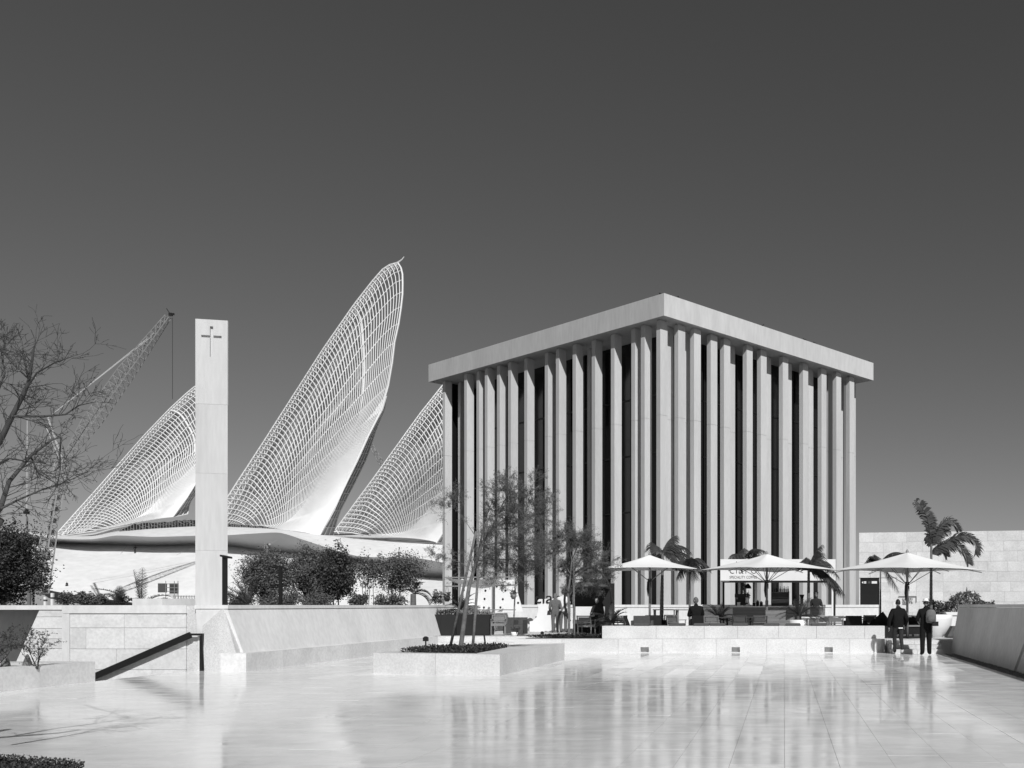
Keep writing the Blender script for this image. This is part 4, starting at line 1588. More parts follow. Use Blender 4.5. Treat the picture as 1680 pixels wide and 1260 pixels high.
p = at(1527, 1010, 35); p.z = .42
tall = thing('palm_tree', 'tall palm with windblown fronds above the rightmost parasol and the limestone wall', 'palm', p, 'palms on the cafe terrace')
rr = random.Random(5)
b, tp_ = V(p), at(1528, 893, 35)
q = MB(); q.tube([b.lerp(tp_, k / 44) for k in range(45)], [.062 * (1.15 - .5 * k / 44) * (1.06 if k % 2 else .96) for k in range(45)], 8)
q.build('trunk', M['palm_bark'], tall)
for pxs, lf in (([(1528, 896), (1525, 870), (1521, 848), (1513, 833), (1503, 821)], .36),
                ([(1528, 896), (1529, 875), (1527, 858), (1523, 846)], .30),
                ([(1529, 893), (1539, 867), (1552, 852), (1566, 855), (1572, 870)], .34),
                ([(1528, 909), (1537, 899), (1555, 887), (1573, 878), (1592, 879), (1604, 894), (1601, 909)], .40),
                ([(1529, 907), (1540, 896), (1564, 892), (1578, 898), (1586, 911), (1589, 924)], .40),
                ([(1529, 891), (1536, 882), (1546, 872), (1556, 870)], .30), ([(1532, 900), (1542, 897), (1549, 904), (1553, 912)], .28),
                ([(1528, 895), (1523, 888), (1519, 882)], .18)):
    q = MB()
    yj = rr.uniform(-.35, .35)
    n_ = len(pxs) - 1
    frond_path(q, [at(x, y, 35 + yj * i / n_) for i, (x, y) in enumerate(pxs)], lf, rr, V((.5, 0, -.1)), int(15 * n_), .07)
    q.build('frond', M['frond'], tall)
p = at(1085, 1010, 39); p.z = .42
palm('palm with a broad drooping crown just behind the leftmost parasol', p, gz(908, 39) - .42, .05,
     [(-.6, .9, 1.1, .9), (.1, 1.2, 1.1, .7), (.9, .8, 1.5, 1.3), (1.1, .5, 1.7, 1.5), (.8, .3, 1.2, 1.8), (.5, 1.1, 1.5, 1.4), (-1, .3, .7, .8), (.9, .0, 1.3, 1.2), (.3, .9, 1.0, .9)], 6, .5, .075, 9, .06)
p = at(1131.5, 1010, 38.4); p.z = .42
palm('short palm with a hanging crown between the first two parasols', p, gz(926, 38.4) - .42, 0,
     [(-.7, .6, .8, 1.2), (.7, .8, 1.0, 1.5), (.2, 1, .9, 1.6), (-.3, .6, .8, 2.2), (.5, .2, .9, 1.6), (-.6, 0, .8, 1.0), (.8, .5, .9, 2.0), (.1, -.2, .8, .6), (-.1, 1, .7, 1.0)], 7, .42, .045, 8, .05)
p = at(1222, 1005, 44.7); p.z = .42
palm('palm whose crown shows above the middle parasol and kiosk roof', p, gz(914, 44.7) - .42, 0,
     [(-.8, .7, .9, 1.0), (-.3, 1, 1.0, .9), (.3, 1, 1.1, 1.0), (.9, .7, 1.3, 1.2), (.6, .3, 1.1, .8), (-.9, .3, .8, .6), (.5, 1.1, 1.2, 1.2)], 8, .45, .06, 8, .05)
p = at(1326, 1010, 38); p.z = .42
palm('dark-trunked palm with long hanging fronds at the right end of the kiosk', p, gz(935, 38) - .42, .02,
     [(.1, 1.2, 1.2, .5), (.7, .9, 1.6, 1.5), (.9, .6, 1.9, 2.0), (1.1, .2, 1.9, 1.3), (.9, -.1, 1.8, .9), (-.3, .9, .9, .8), (.4, 1.1, 1.3, 1.4), (.8, .5, 1.4, 2.2), (.2, .9, 1.1, .4), (1, .4, 1.4, 1.3)], 9, .55, .07, 10, .06)
p = at(1444.5, 1008, 38.5); p.z = .42
palm('slim palm in front of the black door with a long hanging frond', p, gz(922, 38.5) - .42, .0,
     [(.9, .9, 1.3, .5), (-.8, .8, .8, .7), (1, .3, 1.3, .9), (-.9, .5, .8, .6), (.4, .9, 1.0, .8), (1, .1, 1.4, .8), (.45, -.5, 1.5, .8), (-.5, .8, .7, .5), (.7, .6, .9, 1.0)], 10, .42, .035, 9, .05)


def cycad(label, base, L, n, seed, pot=None, pot_m='pot', up=.55, group='potted cycads on the cafe terrace', half=False):
    root = thing('potted_cycad', label, 'potted plant', base, group)
    rr = random.Random(seed)
    b = V(base)
    z = 0
    if pot:
        r0, r1, hh = pot
        MB().lathe([(r0, 0), (r1, hh), (r1 * .9, hh), (r1 * .85, hh - .04)], b, 18).build('pot', M[pot_m], root, True)
        z = hh - .03
    MB().tube([b + V((0, 0, z)), b + V((0, 0, z + .16))], [.09, .08], 8).build('trunk', M['palm_bark'], root)
    for k in range(n):
        a = 2 * math.pi * k / n * 2.4 + rr.uniform(-.2, .2)
        e = rr.uniform(.15, 1.25)
        q_ = MB()
        frond(q_, b + V((0, 0, z + .14)), V((math.cos(a) * math.cos(e), math.sin(a) * math.cos(e), math.sin(e) * (1 + up) * .7)), L * rr.uniform(.8, 1.1), .75, .17 * L / .9, 8, rr, twist=.35, wind=V((0, 0, 0)), stiff=.02, w=.03)
        q_.build('frond', M['frond'], root)
    return root


p = at(1003, 1030, 35.0); p.z = TZ
cycad('cycad in a grey pot beside the left end of the terrace wall', p, .82, 22, 1, (.24, .32, .42), 'pot')
p = at(1180, 1030, 36.6); p.z = TZ
cycad('full round cycad in a white pot near the man seated in black', p, .80, 26, 2, (.2, .26, .50), 'white')
p = at(1311, 1040, 34.6); p.z = TZ
cycad('cycad with open upright fronds in a square white pot before the counter', p, .98, 17, 3, (.30, .35, .66), 'white', .9)
p = at(756, 1030, 38.2); p.z = TZ + .45
cycad('cycad rising from the black planter box behind the propped tree', p, .88, 20, 4, (.2, .26, .42), 'charcoal', .6)

# --- trees behind the left parapet
crown_tree('bushy_tree', 'grey-green bushy tree right of the cross tower behind the parapet', at(438, 1018, 62), 3, 1.65, 1.95, 2.55, 41, 330, 60, .105, 'leaf', trunks=2, r_tr=.05, spread=.24)
crown_tree('bushy_tree', 'broad round tree right of the twin-arm lamp post behind the parapet', at(506, 1018, 62), 3, 1.7, 1.85, 2.75, 42, 340, 62, .11, 'leaf', trunks=2, r_tr=.07, spread=.2)
crown_tree('bushy_tree', 'dark dense tree at the right end of the round-crowned group behind the parapet', at(553, 1018, 60), 3, 1.1, 1.8, 2.7, 43, 240, 60, .13, 'leaf_dk', trunks=2, r_tr=.05, spread=.2)
crown_tree('slender_tree', 'sparse thin-stemmed young trees clump right of the dark dense tree', at(606, 1016, 58), 3, 1.05, 1.3, 2.75, 44, 110, 24, .11, 'leaf', trunks=5, r_tr=.024, spread=.2, hollow=.2)
crown_tree('slender_tree', 'wide loose tree with several thin trunks left of the columned building', at(652, 1016, 60), 3, 1.7, 1.4, 2.95, 45, 260, 40, .11, 'leaf', trunks=5, r_tr=.03, spread=.24, hollow=.2)
crown_tree('shrub', 'small round shrub on the parapet left of the columned building', at(720, 1003, 56), 1, .42, .42, .8, 46, 40, 30, .09, 'leaf', r_tr=.02, cat='shrub')
crown_tree('bushy_tree', 'big dark dense tree at the left edge behind the parapet', at(6, 1010, 40), 4, 1.45, 1.75, 2.0, 47, 420, 70, .09, 'leaf_dk', r_tr=.1, spread=.2)
for i, (px, py, w, lab) in enumerate(((107, 982, .42, 'small bush left end of the low row under the mound tip'), (137, 981, .40, 'round bush in the middle of the low row under the mound tip'), (163, 985, .45, 'low bush right end of the row under the mound tip'))):
    crown_tree('shrub', lab, at(px, 1000, 50), 1, w, .42, gz(py + 2, 50) - gz(1000, 50), 50 + i, 40, 34, .10, 'leaf', r_tr=.02, cat='shrub', group='bushes behind the left parapet')


def date_palm(label, base, fr, seed, leaf, th=.5, group=None):
    root = thing('date_palm', label, 'palm', base, group)
    rr = random.Random(seed)
    b = V(base)
    MB().tube([b, b + V((0, 0, th))], [.2, .16], 8).build('trunk', M['palm_bark'], root)
    for (dx, dz, L, droop) in fr:
        q_ = MB()
        frond(q_, b + V((0, 0, th)), V((dx, rr.uniform(-.5, .5), dz)), L, droop, leaf, 9, rr, twist=.3, wind=V((0, 0, 0)), stiff=.05, w=.05)
        q_.build('frond', M['leaf_dk'], root)
    return root


p = at(232, 1003, 46)
date_palm('short date palm with stiff spreading fronds left of the cross tower', p, [(-1.1, 1.0, 2.3, .5), (-.3, 1.6, 1.8, .1), (.22, 1.6, 1.9, .05), (1.1, 1.0, 2.0, 1.0), (-1.5, .7, 2.2, .7), (1.5, .6, 2.1, 1.0), (.8, 1.0, 1.6, .9), (1.6, .4, 2.0, .9), (-1.6, .45, 1.9, .7), (1.2, .7, 1.7, 1.3)], 3, .36, .2)
p = at(198, 1003, 48)
date_palm('low dark palm clump just left of the stiff date palm', p, [(-1.2, .7, 1.2, .9), (-.6, 1, 1.1, .6), (.1, 1.2, 1.1, .5), (.8, .9, 1.1, .7), (-1.3, .4, 1.1, .5), (1.1, .5, 1.2, .7), (.4, 1, 1.1, 1), (-.9, .8, 1.3, .9)], 4, .34, .2)
p = at(408, 1010, 56)
date_palm('palm whose pale fronds fan out leftwards from the bushy trees', p, [(-1, 1.2, 2.2, .5), (-1.3, .9, 2.2, .6), (-1.4, .5, 2.2, .7), (-1.4, .2, 1.9, .5), (-.6, 1.4, 2.0, .3), (-.9, .9, 1.6, .5), (-.3, .9, 1.5, .6), (-1.3, .0, 1.8, .3), (.4, 1.3, 1.6, .5)], 5, .45, .6)
p = at(678, 1014, 56)
date_palm('small palm with arching fronds drooping right near the columned building', p, [(1, .9, 1.3, 1.5), (1.2, .6, 1.4, 1.6), (.4, 1.2, 1.2, 1.2), (-.8, .9, 1.0, 1.2), (.8, 1, 1.2, 1.6), (-.4, 1.1, .9, .9), (1.2, .3, 1.2, 1.4)], 6, .36, 1.4)

for i, (px, w, h_, lab) in enumerate(((395, .9, .8, 'low bush at the foot of the fan palm right of the cross tower'), (448, 1.0, .75, 'low bush filling the gap left of the twin-arm lamp post'), (478, 1.0, .85, 'low bush right of the twin-arm lamp post'), (527, 1.1, .8, 'low bush between the broad tree and the dark dense tree'), (588, .6, .5, 'low bush right of the dark dense tree'), (640, .9, .55, 'low bush under the wide loose tree'))):
    crown_tree('shrub', lab, at(px, 1014, 58), 1, w, h_, .95, 70 + i, 90, 40, .10, 'leaf', r_tr=.02, cat='shrub', group='low bushes behind the parapet', hollow=.2)

# --- flowering shrub by the big pots on the right
bp_ = at(1560, 1010, 37.5)
fs = thing('shrub', 'flowering shrub with pale blossoms beyond the walking men and big white pots', 'shrub', (bp_.x, bp_.y, .9))
rr = random.Random(77)
lv, st_, bl = MB(), MB(), MB()
for k in range(150):
    px = rr.uniform(1520, 1632)
    topy = interp([(1500, 995), (1525, 985), (1548, 990), (1570, 976), (1590, 970), (1605, 980), (1620, 990), (1640, 993)], px)
    py = topy + abs(rr.gauss(0, 1)) * 14
    c = at(px, min(py, 1012), 37.5 + rr.uniform(-.7, .7))
    st_.tube([V((c.x * .97 + .1, 37.5, .9)), c], [.012, .005], 3, cap=False)
    for _ in range(16):
        leaf_quad(lv, c + rdir(rr) * rr.uniform(0, .16), rdir(rr), .13 * rr.uniform(.6, 1.3), .03, rr)
    if rr.random() < .16:
        for _ in range(5):
            leaf_quad(bl, c + rdir(rr) * .07, rdir(rr), .07, .025, rr)
lv.build('foliage', M['leaf'], fs); st_.build('stem', M['bark_dk'], fs); bl.build('blossom', M['white'], fs)


# --- lamp posts
def lamp(px, ptop, Y, label, arms):
    b = at(px, 1000, Y); t_ = at(px, ptop, Y)
    if Y < 25:
        b.z = 1.606
    root = thing('lamp_post', label, 'lamp post', (b.x, Y, b.z), 'black lamp posts behind the parapet')
    w = .044 if Y < 25 else .062
    MB().box(b.x - w, Y - w, b.z, b.x + w, Y + w, t_.z).build('pole', M['black'], root)
    if arms == 1:
        q_ = MB(); q_.hull([(b.x - w * 1.7, Y - w * 2, t_.z - .02), (b.x + w * 3, Y - w * 2, t_.z - w * 1.5), (b.x + w * 3, Y + w * 2, t_.z - w * 1.5), (b.x - w * 1.7, Y + w * 2, t_.z - .02)],
                        [(b.x - w * 1.7, Y - w * 2, t_.z + w * .6), (b.x + w * 3, Y - w * 2, t_.z - .02), (b.x + w * 3, Y + w * 2, t_.z - .02), (b.x - w * 1.7, Y + w * 2, t_.z + w * .6)])
        q_.build('lamp_head', M['black'], root)
    else:
        for s_ in (-1, 1):
            q_ = MB(); q_.bar((b.x + s_ * w * .8, Y, t_.z - .02), (b.x + s_ * w * 5, Y, t_.z + (.03 if s_ < 0 else -.16)), .16, .07)
            q_.build('lamp_head', M['black'], root)


lamp(369, 912, 23.72, 'black lamp post close to the right edge of the cross tower', 1)
lamp(460.3, 929, 45, 'black lamp post with two short arms between the bushy trees', 2)
mp = MB(); p = at(439, 930, 150); mp.tube([p, at(439, 894, 150)], .16, 5); p2 = at(442.5, 894, 150); mp.ball(p2, .3, 8, 6); mp.tube([at(439, 896, 150), p2], .06, 4)
mp.tube([at(433.5, 902, 150), at(433.5, 890, 150)], .08, 4); mp.tube([at(439, 900, 150), at(430, 906, 150)], .08, 4)
tag(centre(mp.build('site_mast', M['pole'])), 'thin site mast with a round white lamp above the grey-green bushy tree', 'mast')
# ------------------------------------------------------------------ parasols
def parasol(label, px, Y, half, rz, ptop, prim):
    x = gx(px, Y)
    root = thing('parasol', label, 'parasol', (x, Y, TZ), 'white parasols on the cafe terrace')
    b = V((x, Y, 0))
    zt, zr = gz(ptop, Y), gz(prim, Y)
    MB().tube([(x, Y, TZ + .06), (x, Y, zt - .03)], .045, 12).build('pole', M['pole'], root, True)
    MB().cbox((x, Y, TZ + .03), (.8, .8, .06), 0, rz).build('base_plate', M['charcoal'], root)
    cr_, sr_ = math.cos(rz), math.sin(rz)

    def P(u, v, z):
        return V((x + u * cr_ - v * sr_, Y + u * sr_ + v * cr_, z))
    rows = []
    n = 8
    ring_uv = []
    for k in range(32):
        a = k / 32 * 4
        s_, f_ = int(a), a - int(a)
        c4 = [(-1, -1), (1, -1), (1, 1), (-1, 1), (-1, -1)]
        u = c4[s_][0] + (c4[s_ + 1][0] - c4[s_][0]) * f_
        v = c4[s_][1] + (c4[s_ + 1][1] - c4[s_][1]) * f_
        ring_uv.append((u, v, abs(f_ - .5) * 2))
    for i in range(n + 1):
        t_ = max(i / n, .012)
        row = []
        for u, v, e in ring_uv:
            pull = 1 - .035 * (1 - e ** 2) * t_
            sag = -.10 * half / 2 * math.sin(math.pi * t_) * (1 - e * .5)
            z = zt + (zr - zt) * (t_ ** 1.0) + sag + (.05 * (1 - e ** 2) * t_)
            row.append(P(u * half * t_ * pull, v * half * t_ * pull, z))
        rows.append(row)
    q = MB(); q.grid(rows, 0, True)
    low = [[p_ - V((0, 0, .012)) for p_ in r_] for r_ in rows]
    q.grid(low[::-1], 0, True)
    q.grid([rows[-1], low[-1]], 0, True)
    q.build('canopy', M['canvas'], root, True)
    MB().lathe([(.05, 0), (.06, .03), (.03, .09), (.012, .12)], (x, Y, zt), 10).build('finial', M['pole'], root)
    hub = zr - .52 * half / 1.8 + .10
    hub_o = MB().tube([(x, Y, hub - .06), (x, Y, hub + .06)], .085, 10).build('hub', M['black'], root)
    for k in range(8):
        u, v, e = ring_uv[k * 4]
        sl = lambda t_: P(u * half * t_ * .965, v * half * t_ * .965, zt + (zr - zt) * t_ - .085 - .07 * math.sin(math.pi * t_))
        MB().tube([sl(.03), sl(.5), sl(.98)], .014, 5).build('rib', M['pole'], root)
        MB().tube([(x + (sl(.5).x - x) * .08, Y + (sl(.5).y - Y) * .08, hub), sl(.46)], .013, 5).build('strut', M['pole'], hub_o)
    q = MB(); q.tube([(x - .05, Y - .04, hub - .05), (x - .07, Y - .05, hub - .35), (x - .06, Y - .05, hub - .62)], [.05, .045, .012], 6)
    q.tube([(x + .05, Y - .05, hub - .08), (x + .06, Y - .05, hub - .28)], [.02, .01], 5)
    q.build('strap', M['black'], hub_o)
    return root


parasol('leftmost white square parasol, above the palm with the broad crown', 1066, 37.0, 1.72, R(8), 910.5, 935)
parasol('middle white square parasol, turned cornerwise before the coffee kiosk', 1258, 37.6, 1.92, R(38), 909, 935)
parasol('rightmost white square parasol, widest and nearest, in front of the limestone wall', 1488.5, 34.6, 1.98, R(42), 906.5, 936)


# ------------------------------------------------------------------ text
def text_mesh(s, w, h, origin, parent, name, m, depth=.012, thin=0.0):
    cu = bpy.data.curves.new('lettering', 'FONT')
    cu.body = s
    cu.extrude = .02
    cu.resolution_u = 4
    cu.offset = thin
    ob = bpy.data.objects.new('lettering_source', cu)
    COL.objects.link(ob)
    bpy.context.view_layer.update()
    me = bpy.data.meshes.new_from_object(ob.evaluated_get(bpy.context.evaluated_depsgraph_get()))
    bpy.data.objects.remove(ob); bpy.data.curves.remove(cu)
    xs_ = [v.co.x for v in me.vertices]; ys_ = [v.co.y for v in me.vertices]
    x0_, x1_, y0_, y1_ = min(xs_), max(xs_), min(ys_), max(ys_)
    kx, ky = w / (x1_ - x0_), h / (y1_ - y0_)
    q = MB()
    q.add([(origin[0] + (v.co.x - x0_) * kx, origin[1] - (v.co.z + .02) / .04 * depth, origin[2] + (v.co.y - y0_) * ky) for v in me.vertices], [tuple(p_.vertices) for p_ in me.polygons])
    bpy.data.meshes.remove(me)
    return q.build(name, m, parent)


# ------------------------------------------------------------------ coffee kiosk
KY_ = 41.6
ks = thing('coffee_kiosk', 'open coffee kiosk with white sign band and timber counter behind the middle parasol', 'kiosk', (0, KY_ + 1.2, TZ))
kx0, kx1 = gx(1182, KY_), gx(1371, KY_)
kz0, kz1 = gz(952.5, KY_), gz(917.5, KY_)
sband = MB().box(kx0, KY_, kz0, kx1, KY_ + .12, kz1).build('sign_band', M['white'], ks)
MB().box(kx0 + .02, KY_ + .123, kz0, kx0 + .12, KY_ + 2.8, kz1).build('side_band', M['white'], ks)
MB().box(kx1 - .12, KY_ + .123, kz0, kx1 - .02, KY_ + 2.8, kz1).build('side_band', M['white'], ks)
MB().box(kx0 + .123, KY_ + .123, kz0 + .06, kx1 - .123, KY_ + 2.8, kz0 + .14).build('roof_deck', M['charcoal'], ks)
MB().box(kx0 + .12, KY_ + .02, kz0 - .09, kx1 - .03, KY_ + .1, kz0 - .002).build('beam', M['black'], ks)
q = MB(); q.box(gx(1184, KY_), KY_ - .55, kz0 - .06, gx(1197, KY_), KY_ - .003, kz0 - .02); q.build('awning_bracket', M['cloth_grey'], ks)
text_mesh('claro', gx(1242, KY_) - gx(1197, KY_), .52, (gx(1197, KY_), KY_ - .002, gz(941, KY_)), sband, 'lettering', M['black'], .012, -.026)
text_mesh('SPECIALITY COFFEE', gx(1242, KY_) - gx(1197, KY_), .11, (gx(1197, KY_), KY_ - .002, gz(949, KY_)), sband, 'lettering', M['black'], .012, -.016)
for px, yy in ((1213, KY_ + 2.6), (1240, KY_ + 2.6), (1369, KY_ + .06), (1187, KY_ + 2.6), (1366, KY_ + 2.6)):
    x = gx(px, yy); MB().box(x - .045, yy - .045, TZ, x + .045, yy + .045, kz0 + (.058 if yy > KY_ + 1 else -.092)).build('post', M['black'] if px in (1369, 1187) else M['white'], ks)
# counter with timber planks
ctr = thing('counter', 'timber plank service counter of the coffee kiosk', 'counter', (gx(1275, 39), 39.2, TZ))
cy = 39.0
zc0, zc1 = TZ, gz(994.5, cy)
xa, xb = gx(1202, cy), gx(1350.5, cy)
MB().box(xa + .02, cy + .03, zc0, xb - .02, cy + .68, zc1 - .045).build('carcass', M['wood_dk'], ctr)
MB().box(xa - .03, cy - .03, zc1 - .04, xb + .03, cy + .72, zc1).build('counter_top', M['white'], ctr)
nz = 9
for k in range(nz):
    za = zc0 + .02 + (zc1 - .06 - zc0) * k / nz
    zb = zc0 + .02 + (zc1 - .06 - zc0) * (k + 1) / nz - .007
    MB().box(xa, cy, za, xb, cy + .028, zb).build('plank', M['wood'], ctr)
# lower front box of planks
fb = thing('plank_box', 'low timber plank box standing in front of the counter by the parasol pole', 'box', (gx(1272, 36.6), 36.6, TZ))
ya = 36.6
xa2, xb2 = gx(1256, ya), gx(1289, ya)
zt2 = gz(1002, ya)
MB().box(xa2 + .02, ya + .025, TZ, xb2 - .02, ya + .6, zt2 - .01).build('carcass', M['wood_dk'], fb)
for k in range(7):
    za = TZ + (zt2 - TZ) * k / 7; zb = TZ + (zt2 - TZ) * (k + 1) / 7 - .006
    MB().box(xa2, ya, za, xb2, ya + .024, zb).build('plank', M['wood'], fb)
MB().box(xa2 - .01, ya - .01, zt2, xb2 + .01, ya + .62, zt2 + .02).build('lid', M['wood'], fb)

# things on the counter
zk = zc1
def onc(px, dy=.3):
    return gx(px, cy + dy), cy + dy


x, y = onc(1217)
cm = thing('coffee_machine', 'black espresso machine at the left end of the kiosk counter', 'coffee machine', (x, y, zk))
q = MB(); q.box(x - .26, y - .2, zk + .04, x + .26, y + .25, zk + .14); q.box(x - .26, y + .0, zk + .14, x + .26, y + .25, zk + .36); q.box(x - .28, y - .18, zk + .36, x + .28, y + .26, zk + .5)
q.build('body', M['black'], cm)
for s_ in (-.18, .18):
    MB().tube([(x + s_, y - .1, zk + .36), (x + s_, y - .1, zk + .28)], .035, 8).build('group_head', M['pole'], cm)
for s_ in (-1, 1):
    for t_ in (-1, 1):
        MB().tube([(x + s_ * .22, y + t_ * .16, zk), (x + s_ * .22, y + t_ * .16, zk + .04)], .02, 6).build('leg', M['pole'], cm)
x, y = onc(1212, .16)
q = MB(); q.box(x - .07, y - .06, zk, x + .07, y + .06, zk + .16)
q.box(x - .055, y - .062, zk + .02, x + .055, y - .0605, zk + .14)
o = q.build('white_box', M['white']); tag(centre(o), 'small white box on the counter before the espresso machine', 'box')
x, y = onc(1226, .2)
vs = thing('flower_vase', 'white flared vase with dried flowers on the kiosk counter', 'vase', (x, y, zk))
MB().lathe([(.14, 0), (.09, .12), (.07, .26), (.085, .36), (.075, .36), (.06, .26)], (x, y, zk), 14).build('vase', M['white'], vs, True)
q = MB(); rr = random.Random(3)
for k in range(70):
    leaf_quad(q, V((x, y, zk + .45)) + rdir(rr) * rr.uniform(.02, .16), rdir(rr), .1, .03, rr)
for k in range(9):
    q.tube([(x, y, zk + .3), V((x, y, zk + .5)) + rdir(rr) * .12], .004, 3)
q.build('flower_spray', M['cane'], vs)
for i, px in enumerate((1237, 1243, 1249, 1258)):
    x, y = onc(px, .25)
    t_ = thing('canister', ('squat black canister on the counter nearest the flower vase', 'tall black canister, second from the vase', 'black canister left of the parasol pole, third from the vase', 'black canister right behind the parasol pole')[i], 'canister', (x, y, zk), 'canisters along the counter')
    h_ = (.14, .2, .16, .24)[i]
    MB().lathe([(.06, 0), (.065, h_ * .9), (.05, h_), (.02, h_)], (x, y, zk), 12).build('body', M['black'], t_, True)
    MB().lathe([(.05, 0), (.045, .02), (.015, .045)], (x, y, zk + h_ + .001), 10).build('lid', M['pole'], t_)
# pastry rack with bottles
x, y = onc(1280, .35)
rk = thing('display_rack', 'timber tiered display rack standing on the kiosk counter', 'rack', (x, y, zk))
for k in range(3):
    MB().box(x - .37, y - .2, zk + .12 + .22 * k, x + .37, y + .2, zk + .14 + .22 * k).build('shelf', M['wood_lt'], rk)
MB().box(x - .37, y + .18, zk, x + .37, y + .2, zk + .58).build('back_panel', M['wood_lt'], rk)
for s_ in (-1, 1):
    MB().box(x + s_ * .36 - .012, y - .2, zk, x + s_ * .36 + .012, y + .178, zk + .6).build('side_panel', M['wood_lt'], rk)
MB().box(x - .345, y - .19, zk + .145, x + .345, y - .18, zk + .30).build('front_panel', M['wood_lt'], rk)
btl = MB().lathe([(.032, 0), (.034, .11), (.014, .16), (.013, .22), (.016, .23)], (0, 0, 0), 10).build('bottle', M['charcoal'], smooth=True)
tag(btl, 'dark bottle in the row on top of the display rack', 'bottle', 'bottles on the display rack')
for k in range(9):
    o = btl if k == 0 else copy_tree(btl)
    place(o, (x - .32 + .08 * k, y - .02, zk + .581), 0, (1.0, .85, 1.05, .9)[k % 4])
x, y = onc(1310, .3)
mc = thing('grinder', 'pair of pale coffee grinders at the right of the display rack', 'coffee grinder', (x, y, zk))
for s_ in (-.14, .14):
    q = MB(); q.lathe([(.09, 0), (.09, .04), (.06, .06), (.06, .26), (.09, .3)], (x + s_, y, zk), 12); q.build('body', M['cloth_grey'], mc, True)
    q = MB(); q.lathe([(.05, 0), (.1, .16), (.1, .17)], (x + s_, y, zk + .301), 12); q.build('hopper', M['charcoal'], mc, True)

# hanging lamp and plant under the kiosk roof
x, y = gx(1227, KY_ + .8), KY_ + .8
hl = thing('pendant_lamp', 'black pendant lamp hanging under the kiosk roof', 'lamp', (x, y, kz0))
MB().tube([(x, y, kz0 + .05), (x, y, kz0 - .15)], .008, 5).build('cord', M['black'], hl)
MB().lathe([(.03, .02), (.14, -.12), (.16, -.2), (.15, -.2)], (x, y, kz0 - .13), 14).build('lamp_shade', M['black'], hl, True)
x = gx(1219, KY_ + .7)
q = MB(); rr = random.Random(8)
hp = thing('hanging_plant', 'trailing plant hanging at the left of the kiosk opening', 'plant', (x, KY_ + .7, kz0))
for k in range(7):
    a = V((x + rr.uniform(-.08, .08), KY_ + .7 + rr.uniform(-.08, .08), kz0 + .05)); L_ = rr.uniform(.25, .7)
    q.tube([a, a - V((0, 0, L_))], .005, 3)
    for _ in range(14):
        leaf_quad(q, a - V((0, 0, L_ * rr.random())), rdir(rr), .07, .02, rr)
q.build('foliage', M['leaf_dk'], hp)


# ------------------------------------------------------------------ furniture prototypes (front faces -Y)
def proto(name, cat, group):
    return thing(name, 'x', cat, (0, 0, 0), group)


def cane_chair(fr_m, pad_m, arms=True, w=.56, group='cafe chairs on the terrace'):
    t_ = proto('cafe_chair', 'chair', group)
    h = w / 2
    for sx_ in (-1, 1):
        MB().tube([(sx_ * (h - .03), .22, 0), (sx_ * (h - .03), .20, .42), (sx_ * (h - .03), .30, .80)], .026, 6).build('rear_leg', M[fr_m], t_)
        MB().tube([(sx_ * (h - .03), -.25, 0), (sx_ * (h - .03), -.22, .44), (sx_ * (h - .03), -.22, .62)], .018, 6).build('front_leg', M[fr_m], t_)
        if arms:
            MB().bar((sx_ * (h - .03), -.27, .63), (sx_ * (h - .03), .25, .63), .05, .025).build('armrest', M[fr_m], t_)
    q_ = MB()
    q_.bar((-h + .04, -.22, .40), (h - .04, -.22, .40), .03, .04); q_.bar((-h + .04, .20, .40), (h - .04, .20, .40), .03, .04)
    q_.bar((-h + .03, -.2, .40), (-h + .03, .18, .40), .03, .04); q_.bar((h - .03, -.2, .40), (h - .03, .18, .40), .03, .04)
    sf_ = q_.build('seat_frame', M[fr_m], t_)
    MB().cbox((0, -.01, .445), (w - .08, .46, .05), 0, 0, .95).build('seat', M[pad_m], sf_)
    q_ = MB(); q_.tube([(-h + .04, .235, .54), (-h + .04, .295, .78), (h - .04, .295, .78), (h - .04, .235, .54), (-h + .04, .235, .54)], .026, 5)
    bf_ = q_.build('back_frame', M[fr_m], t_)
    q_ = MB(); q_.hull([(-h + .075, .24, .58), (h - .075, .24, .58), (h - .075, .25, .58), (-h + .075, .25, .58)], [(-h + .075, .275, .74), (h - .075, .275, .74), (h - .075, .285, .74), (-h + .075, .285, .74)])
    q_.build('back_panel', M[pad_m], bf_)
    return t_


def lounge_chair(fr_m, pad_m, group='upholstered lounge chairs on the terrace'):
    t_ = proto('lounge_chair', 'chair', group)
    MB().cbox((0, 0, .36), (.62, .62, .16), 0, 0, .96).build('seat_cushion', M[pad_m], t_)
    q_ = MB(); q_.hull([(-.31, .24, .3), (.31, .24, .3), (.31, .36, .3), (-.31, .36, .3)], [(-.29, .36, .80), (.29, .36, .80), (.29, .45, .80), (-.29, .45, .80)])
    q_.build('backrest', M[pad_m], t_)
    for sx_ in (-1, 1):
        MB().cbox((sx_ * .36, .02, .45), (.07, .66, .34), 0).build('armrest', M[pad_m], t_)
        for sy in (-.26, .30):
            MB().tube([(sx_ * .33, sy, 0), (sx_ * .33, sy, .28)], .022, 6).build('leg', M[fr_m], t_)
    return t_


def table(top_m, leg_m, w=.8, d=.8, h=.74, ped=True, name='cafe_table', group='cafe tables on the terrace'):
    t_ = proto(name, 'table', group)
    MB().box(-w / 2, -d / 2, h - .035, w / 2, d / 2, h).build('tabletop', M[top_m], t_)
    if ped:
        MB().tube([(0, 0, .02), (0, 0, h - .036)], .035, 8).build('pedestal', M[leg_m], t_)
        MB().lathe([(.24, 0), (.24, .015), (.04, .03)], (0, 0, 0), 14).build('base', M[leg_m], t_)
    else:
        for sx_ in (-1, 1):
            for sy in (-1, 1):
                MB().cbox((sx_ * (w / 2 - .05), sy * (d / 2 - .05), (h - .036) / 2), (.05, .05, h - .036)).build('leg', M[leg_m], t_)
    return t_


